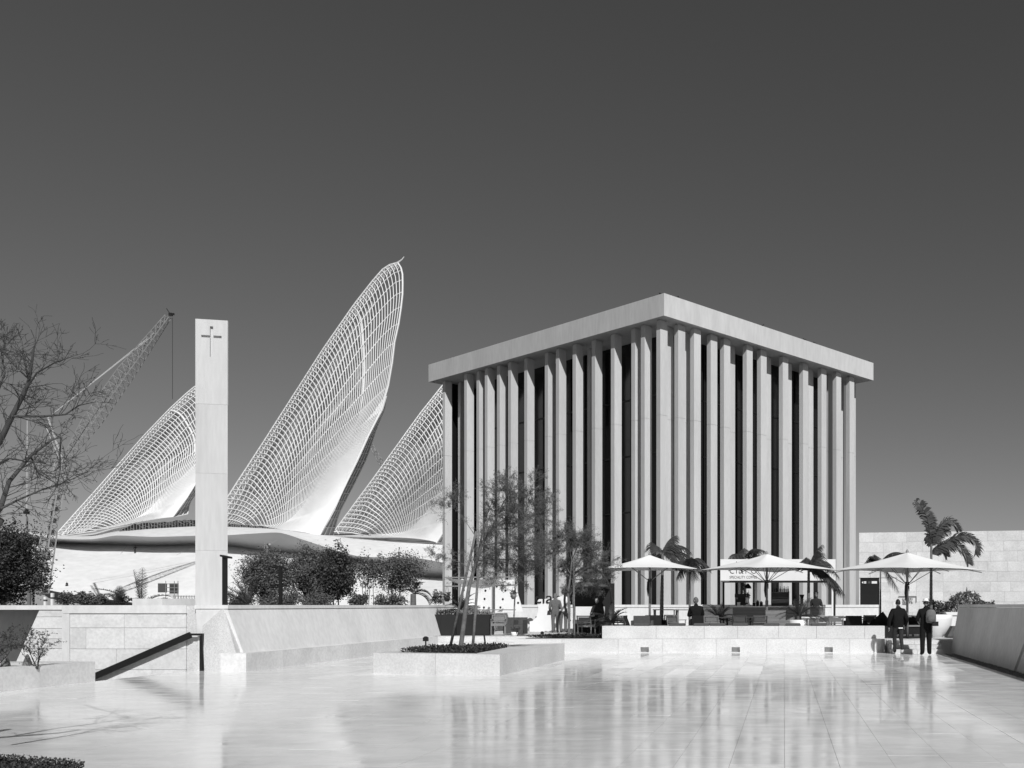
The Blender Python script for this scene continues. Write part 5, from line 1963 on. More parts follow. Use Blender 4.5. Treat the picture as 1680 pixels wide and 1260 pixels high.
used = set()


def put(o, px, Y, rz, label, sc=1.0, dz=0.0):
    if o in used:
        o = copy_tree(o)
    used.add(o)
    return place(o, (gx(px, Y), Y, TZ + dz), rz, sc, label)


c_dark = cane_chair('wood_dk', 'fabric')
c_cane = cane_chair('wood_lt', 'cane')
c_grey = cane_chair('pole', 'fabric', False, .5)
l_dark = lounge_chair('wood_dk', 'fabric_dk')
l_grey = lounge_chair('wood_dk', 'fabric')
t_wood = table('wood_lt', 'black')
t_dark = table('wood_dk', 'black', .9, .8)
t_white = table('white', 'black', 1.3, .75, .74, False)
bar_t = table('wood_lt', 'wood_lt', 1.0, .6, 1.02, False, 'bar_table', 'tall bar tables on the terrace')

put(c_cane, 817.5, 37.6, R(12), 'pale cane chair right of the black planter boxes')
put(c_cane, 962, 35.6, R(172), 'pale cane chair beside the woman in the dotted dress')
put(c_dark, 1015, 36.0, R(200), 'dark framed chair half hidden by the cycad at the terrace wall end')
put(c_dark, 999, 35.6, R(160), 'dark chair directly behind the leftmost cycad fronds')
put(l_grey, 1054, 35.4, R(184), 'dark framed lounge chair with grey back pad left of the first parasol pole')
put(l_dark, 1075, 36.6, R(20), 'dark upholstered lounge chair right of the first parasol pole')
put(bar_t, 1093, 38.2, R(2), 'tall pale bar table right of the first parasol pole')
put(bar_t, 1127, 37.2, R(-3), 'tall bar table left of the man seated in black')
put(c_cane, 1110, 36.4, R(150), 'rounded cane chair between the two bar tables')
put(c_cane, 1099, 38.9, R(195), 'cane chair on the far side of the first bar table')
put(l_dark, 1149, 35.9, R(182), 'dark lounge chair holding the man in black')
put(c_cane, 1168, 35.3, R(178), 'cane backed chair in front of the round white-potted cycad')
put(t_dark, 1193, 36.2, R(5), 'dark cafe table right of the round white-potted cycad')
put(c_dark, 1214.5, 35.5, R(176), 'grey backed chair at the left end of the counter')
put(t_dark, 1231, 36.6, R(-6), 'dark cafe table before the left part of the counter')
put(c_dark, 1245, 35.4, R(190), 'dark chair just left of the middle parasol pole')
put(t_white, 1337, 36.3, R(3), 'white topped table right of the square white pot')
put(c_grey, 1350, 35.6, R(188), 'thin metal chair beside the white topped table')
put(c_cane, 1371, 35.0, R(180), 'cane chair with a grey pad near the right end of the terrace wall')
put(t_white, 1380, 38.4, R(-4), 'long white table farther back at the right of the kiosk')
put(t_wood, 1396, 36.2, R(8), 'small pale table right of the cane chair near the wall end')
put(l_dark, 1404, 35.4, R(165), 'dark lounge chair under the small pale table at the right')
put(c_dark, 1422, 37.4, R(200), 'dark chair in front of the black door')
put(c_grey, 1432, 35.6, R(150), 'thin metal chair left of the dark pointed sofa')
put(c_cane, 1509, 36.0, R(176), 'pale cane chair between the two walking men')
put(c_dark, 1494, 36.6, R(140), 'dark chair behind the walking man with the sweater')

# sofas at the right end and at the left
sfa = thing('sofa', 'dark sofa with a pointed wing back beside the walking man in the sweater', 'sofa', (gx(1446, 34.9), 34.9, TZ))
x, y = gx(1446, 34.9), 34.9
MB().cbox((x, y, TZ + .24), (.9, .8, .4), 0, R(6)).build('seat_base', M['fabric_dk'], sfa)
q = MB(); q.hull([(x - .45, y + .30, TZ + .42), (x + .48, y + .30, TZ + .42), (x + .48, y + .48, TZ + .42), (x - .45, y + .48, TZ + .42)],
                 [(x - .30, y + .36, TZ + .62), (x + .10, y + .36, TZ + .95), (x + .10, y + .46, TZ + .95), (x - .30, y + .46, TZ + .62)])
q.build('backrest', M['fabric_dk'], sfa)
MB().cbox((x + .42, y, TZ + .5), (.1, .8, .3), 0, R(6)).build('armrest', M['fabric_dk'], sfa)
ss = thing('sofa', 'long low dark seat frame behind the two walking men', 'sofa', (gx(1494, 35.4), 35.4, TZ))
x, y = gx(1492, 35.4), 35.4
MB().box(x - .7, y - .3, TZ + .12, x + .55, y + .3, TZ + .40).build('seat_base', M['fabric_dk'], ss)
MB().box(x - .7, y + .303, TZ + .12, x + .55, y + .4, TZ + .75).build('backrest', M['fabric_dk'], ss)
for sx_ in (-.66, .51):
    for sy in (-.26, .3):
        MB().box(x + sx_ - .03, y + sy - .03, TZ, x + sx_ + .03, y + sy + .03, TZ + .12).build('leg', M['wood_lt'], ss)
MB().box(x - .72, y - .34, TZ + .40, x + .57, y - .304, TZ + .46).build('front_rail', M['wood_lt'], ss)
for i, (pxa, pxb, ytop, Y, lab) in enumerate(((829, 846, 1013, 38.6, 'left grey upholstered block seat behind the leaning sign panel'), (847, 861, 1013, 38.0, 'right grey upholstered block seat nearest the white sign'))):
    t_ = thing('block_seat', lab, 'sofa', (gx(pxa, Y), Y, TZ), 'grey block seats at the left of the terrace')
    a, b, zt = gx(pxa, Y), gx(pxb, Y), gz(ytop, Y)
    MB().box(a, Y - .3, TZ + .05, b, Y + .3, TZ + .42).build('seat', M['fabric'], t_)
    MB().box(a, Y + .305, TZ + .05, b, Y + .42, zt).build('backrest', M['fabric'], t_)
    MB().box(b - .1, Y - .3, TZ + .425, b, Y + .3, zt - .1).build('armrest', M['fabric'], t_)
# cushions along the wall top
cu = MB()
cu.hull([(-.25, -.2, .012), (.25, -.2, .012), (.25, .2, .012), (-.25, .2, .012)], [(-.27, -.22, .05), (.27, -.22, .05), (.27, .22, .05), (-.27, .22, .05)])
cu.hull([(-.27, -.22, .052), (.27, -.22, .052), (.27, .22, .052), (-.27, .22, .052)], [(-.24, -.19, .10), (.24, -.19, .10), (.24, .19, .10), (-.24, .19, .10)])
cush = tag(cu.build('cushion', M['fabric']), 'x', 'cushion', 'cushions on the terrace wall')
for i, (px, lab) in enumerate(((1054, 'flat grey cushion on the terrace wall left of the first parasol pole'), (1111, 'flat grey cushion on the terrace wall between the bar tables'), (1151, 'flat grey cushion on the terrace wall before the man in black'),
                               (1178, 'flat grey cushion on the terrace wall below the round cycad'), (1215, 'flat grey cushion on the terrace wall at the counter end'), (1266, 'flat grey cushion on the terrace wall at the middle parasol pole'), (1301, 'flat grey cushion on the terrace wall left of the square white pot'), (1343, 'flat grey cushion on the terrace wall right of the square white pot'))):
    o = cush if i == 0 else copy_tree(cush)
    place(o, (gx(px, 33.33), 33.33, .879), R((i * 37) % 5 - 2), 1.0, lab)
# A-frame easel and small objects
ea = thing('easel', 'black folding A-frame stand on the terrace left of the first parasol', 'stand', (gx(1029, 35.2), 35.2, TZ))
x, y = gx(1029, 35.2), 35.2
for s_ in (0, .34):
    MB().bar((x - .12, y + s_, TZ + .8), (x + .18, y + s_, TZ), .03, .07).build('leg', M['black'], ea)
    MB().bar((x - .02, y + s_ + .04, TZ + .48), (x - .16, y + s_ + .04, TZ), .03, .06).build('leg', M['black'], ea)
MB().bar((x - .1, y, TZ + .12), (x + .12, y + .34, TZ + .12), .03, .05).build('crossbar', M['black'], ea)

# ------------------------------------------------------------------ left end: planter boxes, pergola, dotted board, sign
for i, (pxa, pxb, Y, lab) in enumerate(((711, 747, 37.35, 'left black planter box at the top of the low steps'), (748, 803, 37.5, 'right and longer black planter box behind the propped tree'))):
    t_ = thing('planter_box', lab, 'planter', (gx(pxa, Y), Y, TZ), 'black planter boxes at the left of the terrace')
    a, b, zt = gx(pxa, Y), gx(pxb, Y), gz(1008, Y)
    MB().box(a, Y, TZ + .03, b, Y + .6, zt).build('box', M['charcoal'], t_)
    MB().box(a + .02, Y + .02, TZ, b - .02, Y + .58, TZ + .028).build('plinth', M['black'], t_)
    for k in range(1 if i == 0 else 2):
        x = a + (b - a) * ((k + .28) if i == 0 else (.12 + k * .4))
        MB().box(x - .05, Y - .012, TZ + .03, x + .05, Y - .001, zt).build('band', M['black'], t_)
    q = MB(); rr = random.Random(60 + i)
    for k in range(260):
        p_ = V((rr.uniform(a + .05, b - .05), Y + rr.uniform(.08, .5), zt + rr.uniform(-.02, .12)))
        leaf_quad(q, p_, rdir(rr) + V((0, 0, .9)), rr.uniform(.06, .22), .014, rr)
    q.build('foliage', M['leaf_dk'] if i == 0 else M['cane'], t_)
ag = thing('agave', 'pale spiky agave leaves at the left end of the black planter boxes', 'plant', (gx(707, 37.2), 37.2, TZ))
x, y = gx(708, 37.2), 37.2
for k, (dx, h_) in enumerate(((-.12, .55), (-.05, .4), (.03, .5), (-.2, .3))):
    q = MB(); q.hull([(x + dx * .3 - .03, y, TZ), (x + dx * .3 + .03, y, TZ), (x + dx * .3 + .03, y + .02, TZ), (x + dx * .3 - .03, y + .02, TZ)],
                     [(x + dx - .004, y - .03, TZ + h_), (x + dx + .004, y - .03, TZ + h_), (x + dx + .004, y - .02, TZ + h_), (x + dx - .004, y - .02, TZ + h_)])
    q.build('leaf', M['white'] if k % 2 else M['leaf'], ag)

pg = thing('pergola', 'thin metal pergola frame with a fabric shade left of the columns', 'pergola', (gx(790, 40), 40, TZ))
PY = 39.6
fr = [(727.5, PY), (808, PY), (846, PY + .3)]
for px, yy in fr:
    x = gx(px, yy)
    lean = -.1 if px == 846 else 0
    MB().bar((x + lean, yy, TZ), (x, yy, gz(948, yy)), .05, .05).build('post', M['pole'], pg)
x = gx(810.5, PY + 2.2)
MB().bar((x, PY + 2.2, TZ), (x, PY + 2.2, gz(951, PY + 2.2)), .07, .07).build('post', M['pole'], pg)
a, c = at(727.5, 948, PY), at(849, 949, PY + .3)
b_ = at(850, 960, PY + .3)
MB().bar(at(727.5, 962, PY), at(849, 960, PY), .04, .05).build('rail', M['pole'], pg)
MB().bar(at(727.5, 1000.5, PY), at(846, 1000.5, PY), .04, .04).build('rail', M['pole'], pg)
MB().bar(at(727.5, 947.5, PY), at(849, 946.5, PY), .04, .05).build('rail', M['pole'], pg)
rows = []
for k in range(9):
    t_ = k / 8
    rows.append([V((gx(730 + 82 * j / 8, PY), PY + .02 + 2.1 * t_, gz(947, PY) - .16 * math.sin(math.pi * t_) - .12 * math.sin(math.pi * j / 8) - .25 * t_ * math.sin(math.pi * j / 8))) for j in range(9)])
q = MB(); q.grid(rows); q.grid([[p_ - V((0, 0, .01)) for p_ in r_] for r_ in rows[::-1]])
q.build('shade_cloth', M['canvas'], pg, True)

db = thing('dotted_board', 'white leaning board with round dark holes behind the pergola frame', 'board', (gx(805, 43), 43, TZ))
Yb = 43.2
w = [at(752, 1003.5, Yb), at(858, 1003.5, Yb), at(843, 951, Yb), at(757, 953, Yb)]
q = MB(); dn = V((0, .06, 0))
q.hull([w[0], w[1], w[1] + dn, w[0] + dn], [w[3], w[2], w[2] + dn, w[3] + dn])
dboard = q.build('board', M['white'], db)
for px, py in ((761, 968), (796.5, 969), (829, 969), (795, 982.5), (825, 983), (794, 996.5), (821, 996.5), (820.5, 955.5), (790, 962), (815, 962), (850, 989)):
    p_ = at(px, py, Yb - .012)
    q = MB(); q.lathe([(.045, -.01), (.045, .01)], (0, 0, 0), 14)
    q.v = [(p_.x + a_[0], p_.y + a_[2] * .6, p_.z + a_[1] * 1.08) for a_ in q.v]
    q.build('hole', M['black'], dboard)
# hanging pots on the pergola
for i, (px, py, lab) in enumerate(((733.5, 983, 'hanging pot with a dark plant on the left pergola post'), (842.5, 979, 'pale hanging pot with a plant on the right pergola post'))):
    Y = PY - .2
    p_ = at(px, py, Y)
    t_ = thing('hanging_pot', lab, 'hanging pot', p_, 'hanging pots on the pergola')
    MB().lathe([(.07, -.10), (.12, .03), (.125, .09), (.11, .09)], p_, 14).build('pot', M['charcoal'] if i == 0 else M['pot'], t_, True)
    for s_ in (-1, 1):
        MB().tube([p_ + V((s_ * .11, 0, .08)), V((p_.x + s_ * .02, Y, gz(962, Y)))], .006, 4).build('hanger', M['black'], t_)
    q = MB(); rr = random.Random(90 + i)
    for k in range(90):
        leaf_quad(q, p_ + V((0, 0, .12)) + rdir(rr) * rr.uniform(.02, .18), rdir(rr) + V((0, 0, .4)), .12, .025, rr)
    q.build('foliage', M['leaf_dk'] if i == 0 else M['leaf'], t_)
p_ = V((gx(844, 36.9), 36.9, TZ))
t_ = thing('potted_plant', 'small leafy plant in a white pot on the terrace floor by the block seats', 'potted plant', p_)
MB().lathe([(.10, 0), (.13, .16), (.115, .16)], p_, 12).build('pot', M['white'], t_, True)
q = MB(); rr = random.Random(14)
for k in range(60):
    leaf_quad(q, p_ + V((.06, 0, .22)) + rdir(rr) * rr.uniform(.02, .2), rdir(rr), .13, .03, rr)
q.build('foliage', M['leaf_dk'], t_)

# freestanding white sign with letters along its top
SY = 43.4
sn = thing('standing_sign', 'white bottle-shaped standing sign with black letters along its top behind the couple', 'sign', (gx(905, SY), SY, TZ))
prof = [(869, 1036), (869, 1019.5), (874, 1018.5), (880, 1013), (882.5, 1003), (883, 996), (880.5, 988), (884, 983), (930, 981), (934, 988), (932, 996), (933, 1004), (938, 1014), (946, 1020), (946, 1036)]
f_ = [at(a_, b2_, SY) for a_, b2_ in prof]
q = MB(); q.hull(f_, [p_ + V((0, .25, 0)) for p_ in f_])
spanel = q.build('panel', M['white'], sn)
text_mesh('claro', gx(934, SY) - gx(877.5, SY), gz(971.5, SY) - gz(989.5, SY), (gx(877.5, SY), SY - .004, gz(989.5, SY)), spanel, 'lettering', M['black'], .05)
q = MB()
for px, py, r_ in ((869, 1019, .15), (879, 1012.5, .04)):
    p_ = at(px, py, 44.9)
    o_ = MB().lathe([(r_, -.02), (r_, .0)], (0, 0, 0), 18)
    q.add([(p_.x + a_[0], 44.985 + a_[2] * .5, p_.z + a_[1]) for a_ in o_.v], o_.f)
q.build('disc_mark', M['fabric'], pw)

# round arched frame with seat behind the dotted dress
af = thing('arch_frame', 'large black ring frame around a swing seat behind the smaller tree', 'garden swing', (gx(968, 40), 40, TZ))
cX, cZ, rad_ = gx(965, 40), gz(985, 40), 1.0
MB().tube([(cX + rad_ * .98 * math.cos(R(a)), 40, cZ + rad_ * 1.35 * math.sin(R(a))) for a in range(-40, 221, 10)], .05, 6, cap=True).build('ring', M['black'], af, True)
MB().box(cX - .65, 39.8, TZ, cX + .65, 40.6, TZ + .06).build('base', M['black'], af)
MB().cbox((cX, 40.1, TZ + .5), (1.2, .6, .16)).build('seat_cushion', M['fabric'], af)
MB().cbox((cX, 40.42, TZ + .85), (1.2, .16, .55)).build('back_cushion', M['cloth_white'], af)
q = MB(); q.hull([(cX - .75, 40.05, gz(962, 40)), (cX + .75, 40.05, gz(962, 40)), (cX + .75, 40.9, gz(963, 40)), (cX - .75, 40.9, gz(963, 40))], [(cX - .4, 40.1, gz(954, 40)), (cX + .4, 40.1, gz(954, 40)), (cX + .4, 40.8, gz(954, 40)), (cX - .4, 40.8, gz(954, 40))])
q.build('hood', M['cloth_tan'], af)
MB().box(cX - .85, 41.0, TZ, cX + .9, 41.1, gz(957, 41)).build('back_screen', M['charcoal'], af)

# big white pots on the right
p_ = V((gx(1533, 35.8), 35.8, TZ))
bpot = thing('large_pot', 'large round white pot behind the man with the backpack', 'pot', p_)
MB().lathe([(.30, 0), (.46, .12), (.60, .38), (.66, .66), (.66, .84), (.62, .84), (.60, .76)], p_, 28).build('pot', M['white'], bpot, True)
x0_, x1_ = gx(1548, 36.6), gx(1600, 36.6)
bb = thing('planter_box', 'white rectangular planter box half hidden by the dark sloping wall', 'planter', (x0_, 36.6, TZ))
MB().hull([(x0_ - .12, 36.6, TZ), (x1_, 36.6, TZ), (x1_, 37.8, TZ), (x0_ - .12, 37.8, TZ)], [(x0_, 36.55, TZ + .80), (x1_, 36.55, TZ + .80), (x1_, 37.8, TZ + .80), (x0_, 37.8, TZ + .80)]).build('box', M['white'], bb)
MB().box(x0_ - .02, 36.5, TZ + .803, x1_, 37.85, TZ + .92).build('rim', M['white'], bb)
lc = thing('lounge_chair', 'grey curved lounge seat edge by the dark sloping wall', 'chair', (gx(1556, 35), 35, TZ))
x = gx(1557, 35)
MB().hull([(x - .1, 34.8, TZ + .05), (x + .5, 34.8, TZ + .05), (x + .5, 35.5, TZ + .05), (x - .1, 35.5, TZ + .05)], [(x + .12, 34.9, TZ + .42), (x + .5, 34.9, TZ + .42), (x + .5, 35.5, TZ + .42), (x + .12, 35.5, TZ + .42)]).build('seat', M['fabric'], lc)
MB().box(x - .1, 34.85, TZ, x + .5, 35.45, TZ + .045).build('base', M['wood_dk'], lc)
# ------------------------------------------------------------------ people
POSE0 = dict(pelvis=(0, 0, .95), spine=(0, 0, 1.13), chest=(0, 0, 1.32), neck=(0, .0, 1.47), headb=(0, .015, 1.56),
             shL=(-.18, 0, 1.40), elL=(-.23, -.03, 1.12), wrL=(-.24, .03, .87), paL=(-.24, .05, .79),
             shR=(.18, 0, 1.40), elR=(.23, -.03, 1.12), wrR=(.24, .03, .87), paR=(.24, .05, .79),
             hiL=(-.095, 0, .90), knL=(-.10, .02, .50), anL=(-.10, -.01, .09), toL=(-.115, .14, .035),
             hiR=(.095, 0, .90), knR=(.10, .02, .50), anR=(.10, -.01, .09), toR=(.115, .14, .035))
RAD = dict(pelvis=.135, spine=.125, chest=.145, neck=.058, headb=.055, shL=.068, elL=.044, wrL=.029, paL=.034, shR=.068, elR=.044, wrR=.029, paR=.034,
           hiL=.095, knL=.06, anL=.042, toL=.036, hiR=.095, knR=.06, anR=.042, toR=.036)
BONES = [('pelvis', 'spine', 'torso'), ('spine', 'chest', 'torso'), ('chest', 'neck', 'torso'), ('neck', 'headb', 'neck'),
         ('chest', 'shL', 'torso'), ('shL', 'elL', 'uparm'), ('elL', 'wrL', 'forearm'), ('wrL', 'paL', 'hand'),
         ('chest', 'shR', 'torso'), ('shR', 'elR', 'uparm'), ('elR', 'wrR', 'forearm'), ('wrR', 'paR', 'hand'),
         ('pelvis', 'hiL', 'hip'), ('hiL', 'knL', 'thigh'), ('knL', 'anL', 'shin'), ('anL', 'toL', 'foot'),
         ('pelvis', 'hiR', 'hip'), ('hiR', 'knR', 'thigh'), ('knR', 'anR', 'shin'), ('anR', 'toR', 'foot')]


def skin_mesh(P, rad):
    names = list(P)
    idx = {n: i for i, n in enumerate(names)}
    me = bpy.data.meshes.new('skeleton')
    me.from_pydata([tuple(P[n]) for n in names], [(idx[a], idx[b]) for a, b, _ in BONES], [])
    ob = bpy.data.objects.new('skeleton', me)
    COL.objects.link(ob)
    ob.modifiers.new('skin', 'SKIN')
    sub = ob.modifiers.new('sub', 'SUBSURF'); sub.levels = 2; sub.render_levels = 2
    for n, sv in zip(names, me.skin_vertices[0].data):
        r = rad[n]
        sv.radius = (r, r * (.80 if n in ('pelvis', 'spine', 'chest') else 1))
        sv.use_root = n == 'pelvis'
    bpy.context.view_layer.update()
    out = bpy.data.meshes.new_from_object(ob.evaluated_get(bpy.context.evaluated_depsgraph_get()))
    bpy.data.objects.remove(ob); bpy.data.meshes.remove(me)
    return out


def seg_dist(p, a, b):
    d = b - a
    t_ = max(0, min(1, (p - a).dot(d) / max(d.length_squared, 1e-9)))
    return (p - a - d * t_).length


def person(label, loc, rz, pose=None, sc=1.0, clothes=(), hair='hair', rad=None, head_turn=0.0, head_tilt=0.0, face_m='skin', hair_long=False):
    root = thing('person', label, 'person', (0, 0, 0))
    P = {k: V(v) for k, v in POSE0.items()}
    for k, v in (pose or {}).items():
        P[k] = V(v)
    rd = dict(RAD); rd.update(rad or {})
    me = skin_mesh(P, rd)
    q = MB()
    q.v = [tuple(v.co) for v in me.vertices]
    q.f = [tuple(p.vertices) for p in me.polygons]
    q.m = [0] * len(q.f)
    nrm = [v.normal.copy() for v in me.vertices]
    cen = [p.center.copy() for p in me.polygons]
    lab = []
    for c in cen:
        best, bl = 9, ''
        for a, b, l in BONES:
            d = seg_dist(c, P[a], P[b]) - .5 * (rd[a] + rd[b]) * (1.0 if l != 'hip' else .6)
            if d < best:
                best, bl = d, l
        lab.append(bl)
    nbody = len(q.f)
    # head with brow, nose, chin and ears
    hb = P['headb']
    hc = hb + V((0, .02, .105))
    mh = MB()
    prof = []
    for i in range(11):
        a = math.pi * i / 10
        prof.append((max(math.sin(a), .02), -math.cos(a)))
    o_ = MB().lathe(prof, (0, 0, 0), 14)
    for x, y, z in o_.v:
        kx = .074 * (1 - .18 * max(0, -z)); ky = .096 * (1 - .10 * max(0, -z))
        yy = y * ky + (.012 * max(0, -z) if y > 0 else 0)
        mh.v.append((x * kx, yy, z * .122))
    mh.f = o_.f; mh.m = o_.m
    mh.hull([(-.014, .088, -.035), (.014, .088, -.035), (.012, .118, -.03), (-.012, .118, -.03)], [(-.007, .086, .02), (.007, .086, .02), (.005, .096, .02), (-.005, .096, .02)])
    for s_ in (-1, 1):
        mh.ball((s_ * .075, -.005, -.01), (.012, .022, .034), 8, 6)
        mh.ball((s_ * .030, .084, .012), (.015, .012, .010), 8, 6)
    mh.ball((0, .088, -.062), (.026, .012, .007), 8, 5)
    Mt = Matrix.Rotation(head_turn, 4, 'Z') @ Matrix.Rotation(head_tilt, 4, 'X')
    put_h = lambda vs: [tuple(hc + (Mt @ V(v))) for v in vs]
    q.add(put_h(mh.v), mh.f)
    # hands: five fingers rooted in each palm
    for s_, S_ in ((-1, 'L'), (1, 'R')):
        pal, wr = P['pa' + S_], P['wr' + S_]
        d = (pal - wr).normalized()
        fw = V((0, 1, 0)); fw = (fw - d * fw.dot(d)); fw = fw.normalized() if fw.length > .1 else V((1, 0, 0))
        inw = d.cross(fw) * s_
        for k, L_ in enumerate((.072, .08, .076, .06)):
            b_ = pal + fw * (.027 - .018 * k)
            q.tube([b_, b_ + d * L_ * .5, b_ + d * L_ * .85 + inw * .014, b_ + d * L_ * .95 + inw * .03], [.0095, .009, .0085, .006], 5)
        b_ = pal.lerp(wr, .35) + fw * .022
        q.tube([b_, b_ + fw * .022 + d * .022, b_ + fw * .026 + d * .055 + inw * .01], [.011, .010, .007], 5)
    q.build('body', M[face_m], root, True)
    # eyes
    e_ = MB()
    for s_ in (-1, 1):
        e_.ball((s_ * .030, .092, .012), (.009, .006, .006), 8, 5)
    e_.v = put_h(e_.v)
    e_.build('eyes', M['black'], root)
    if hair:
        h_ = MB()
        oo = MB().lathe([(max(math.sin(math.pi * i / 10), .02), -math.cos(math.pi * i / 10)) for i in range(11)], (0, 0, 0), 16)
        keep = []
        for f in oo.f:
            cy_ = sum(oo.v[i][1] for i in f) / len(f); cz_ = sum(oo.v[i][2] for i in f) / len(f)
            if cz_ > .30 + .55 * max(0, cy_) or (cy_ < .1 and cz_ > (-.95 if hair_long else -.42)) :
                keep.append(f)
        h_.v = put_h([(x * .081, y * .103 - .004, z * .129 + (-.05 if hair_long and z < 0 else 0)) for x, y, z in oo.v]); h_.f = keep; h_.m = [0] * len(keep)
        h_.build('hair', M[hair], root, True)
    for (nm, m, test, off) in clothes:
        used_v = {}
        cl = MB()
        for fi in range(nbody):
            if test(lab[fi], cen[fi]):
                f2 = []
                for vi in q.f[fi]:
                    if vi not in used_v:
                        used_v[vi] = len(cl.v)
                        cl.v.append(tuple(V(q.v[vi]) + nrm[vi] * off))
                    f2.append(used_v[vi])
                cl.f.append(tuple(f2)); cl.m.append(0)
        if cl.f:
            if nm == 'shoe':
                for s_ in (-1, 1):
                    c2 = MB(); mp_ = {}
                    an = P['anL'] if s_ < 0 else P['anR']; ot = P['anR'] if s_ < 0 else P['anL']
                    for f in cl.f:
                        cc = sum((V(cl.v[i]) for i in f), V()) / len(f)
                        if (cc - an).length <= (cc - ot).length:
                            g_ = []
                            for i in f:
                                if i not in mp_:
                                    mp_[i] = len(c2.v); c2.v.append(cl.v[i])
                                g_.append(mp_[i])
                            c2.f.append(tuple(g_)); c2.m.append(0)
                    c2.build('shoe', M[m], root, True)
            else:
                cl.build(nm, M[m], root, True)
    bpy.data.meshes.remove(me)
    root['_head'] = 0
    del root['_head']
    return root, P, hc, Mt


def finish(root, loc, rz, sc=1.0):
    place(root, loc, rz, sc)
    return root


LONG = lambda hem: (lambda l, c: l in ('torso', 'uparm', 'forearm') or (l in ('hip', 'thigh', 'neck') and c.z > hem and c.z < 1.46))
TEE = lambda hem: (lambda l, c: l == 'torso' and c.z > hem or l == 'uparm' or (l in ('hip', 'thigh') and c.z > hem))
PANTS = lambda l, c: l in ('hip', 'thigh', 'shin') or (l == 'torso' and c.z < 1.02)
FOOT = lambda l, c: l == 'foot'

# man in the black sweater, mid-stride
walk1 = dict(hiL=(-.095, 0, .90), knL=(-.10, .10, .50), anL=(-.09, .16, .09), toL=(-.10, .31, .035),
             hiR=(.095, 0, .90), knR=(.09, -.04, .49), anR=(.075, -.34, .20), toR=(.08, -.24, .07),
             elL=(-.30, -.06, 1.13), wrL=(-.30, .02, .88), paL=(-.29, .05, .80), elR=(.29, .0, 1.13), wrR=(.28, .14, .93), paR=(.25, .18, .86))
walk1['anL'] = (-.09, .10, .09); walk1['toL'] = (-.10, .25, .035)
loose = dict(chest=.165, spine=.165, pelvis=.150, shL=.082, shR=.082, elL=.062, elR=.062)
root, P, hc, Mt = person('man walking away in a black sweater, dark jeans and white shoes', 0, 0, walk1, clothes=[
    ('jumper', 'cloth_black', lambda l, c: l in ('torso', 'uparm', 'forearm') and c.z > .86 or (l in ('hip', 'thigh') and c.z > .86), .016),
    ('jeans', 'cloth_dark', PANTS, .012), ('shoe', 'white', FOOT, .012)], rad=loose)
MB().cbox((.06, -.135, .845), (.14, .04, .035)).build('shirt_hem', M['white'], root)
finish(root, (gx(1473.5, 31.6), 31.6, .012), R(4), 1.0)

# man with backpack and pale cap
walk2 = dict(hiL=(-.095, 0, .90), knL=(-.11, -.03, .48), anL=(-.12, -.12, .09), toL=(-.15, .02, .03),
             hiR=(.095, 0, .90), knR=(.11, .06, .49), anR=(.12, .12, .09), toR=(.16, .26, .035),
             elL=(-.27, .04, 1.13), wrL=(-.20, .22, 1.02), paL=(-.16, .28, 1.0), elR=(.27, .02, 1.13), wrR=(.24, .2, 1.02), paR=(.2, .27, 1.0))
root, P, hc, Mt = person('man walking away in black with a pale cap and a grey backpack on one shoulder', 0, 0, walk2, clothes=[
    ('shirt', 'cloth_black', TEE(.82), .022), ('trousers', 'cloth_black', PANTS, .02), ('shoe', 'black', FOOT, .014)],
    rad=dict(chest=.165, spine=.155, pelvis=.15, knL=.07, knR=.07, anL=.055, anR=.055), head_tilt=R(-10))
bk_ = MB()
bk_.lathe([(.02, 0), (.13, .015), (.16, .06), (.165, .22), (.15, .36), (.10, .42), (.02, .44)], (0, 0, 0), 14, 0, 1.0, .62)
bk_.v = [(x + .14, y - .23, z + 1.02) for x, y, z in bk_.v]
bko = bk_.build('backpack', M['cloth_grey'], root, True)
q = MB(); q.lathe([(.02, 0), (.10, .012), (.115, .10), (.1, .19), (.02, .2)], (0, 0, 0), 12, 0, 1, .4); q.v = [(x + .14, y - .345, z + 1.05) for x, y, z in q.v]
q.build('pocket', M['cloth_tan'], bko, True)
q = MB(); q.tube([(.14, -.1, 1.44), (.15, .1, 1.43), (.17, .14, 1.25), (.19, -.1, 1.08)], .018, 6); q.build('strap', M['charcoal'], bko)
q = MB(); q.cbox((.26, -.26, 1.00), (.2, .12, .14), 0, .2); q.build('pouch', M['black'], root)
q = MB(); q.lathe([(.128, 0), (.098, .012), (.09, .05), (.075, .09), (.02, .108)], (0, 0, 0), 16)
q.v = [tuple(hc + Mt @ V((x, y * 1.12, z + .045))) for x, y, z in q.v]
q.build('cap', M['cloth_white'], root, True)
finish(root, (gx(1519, 30.9), 30.9, .012), R(-3), 1.0)

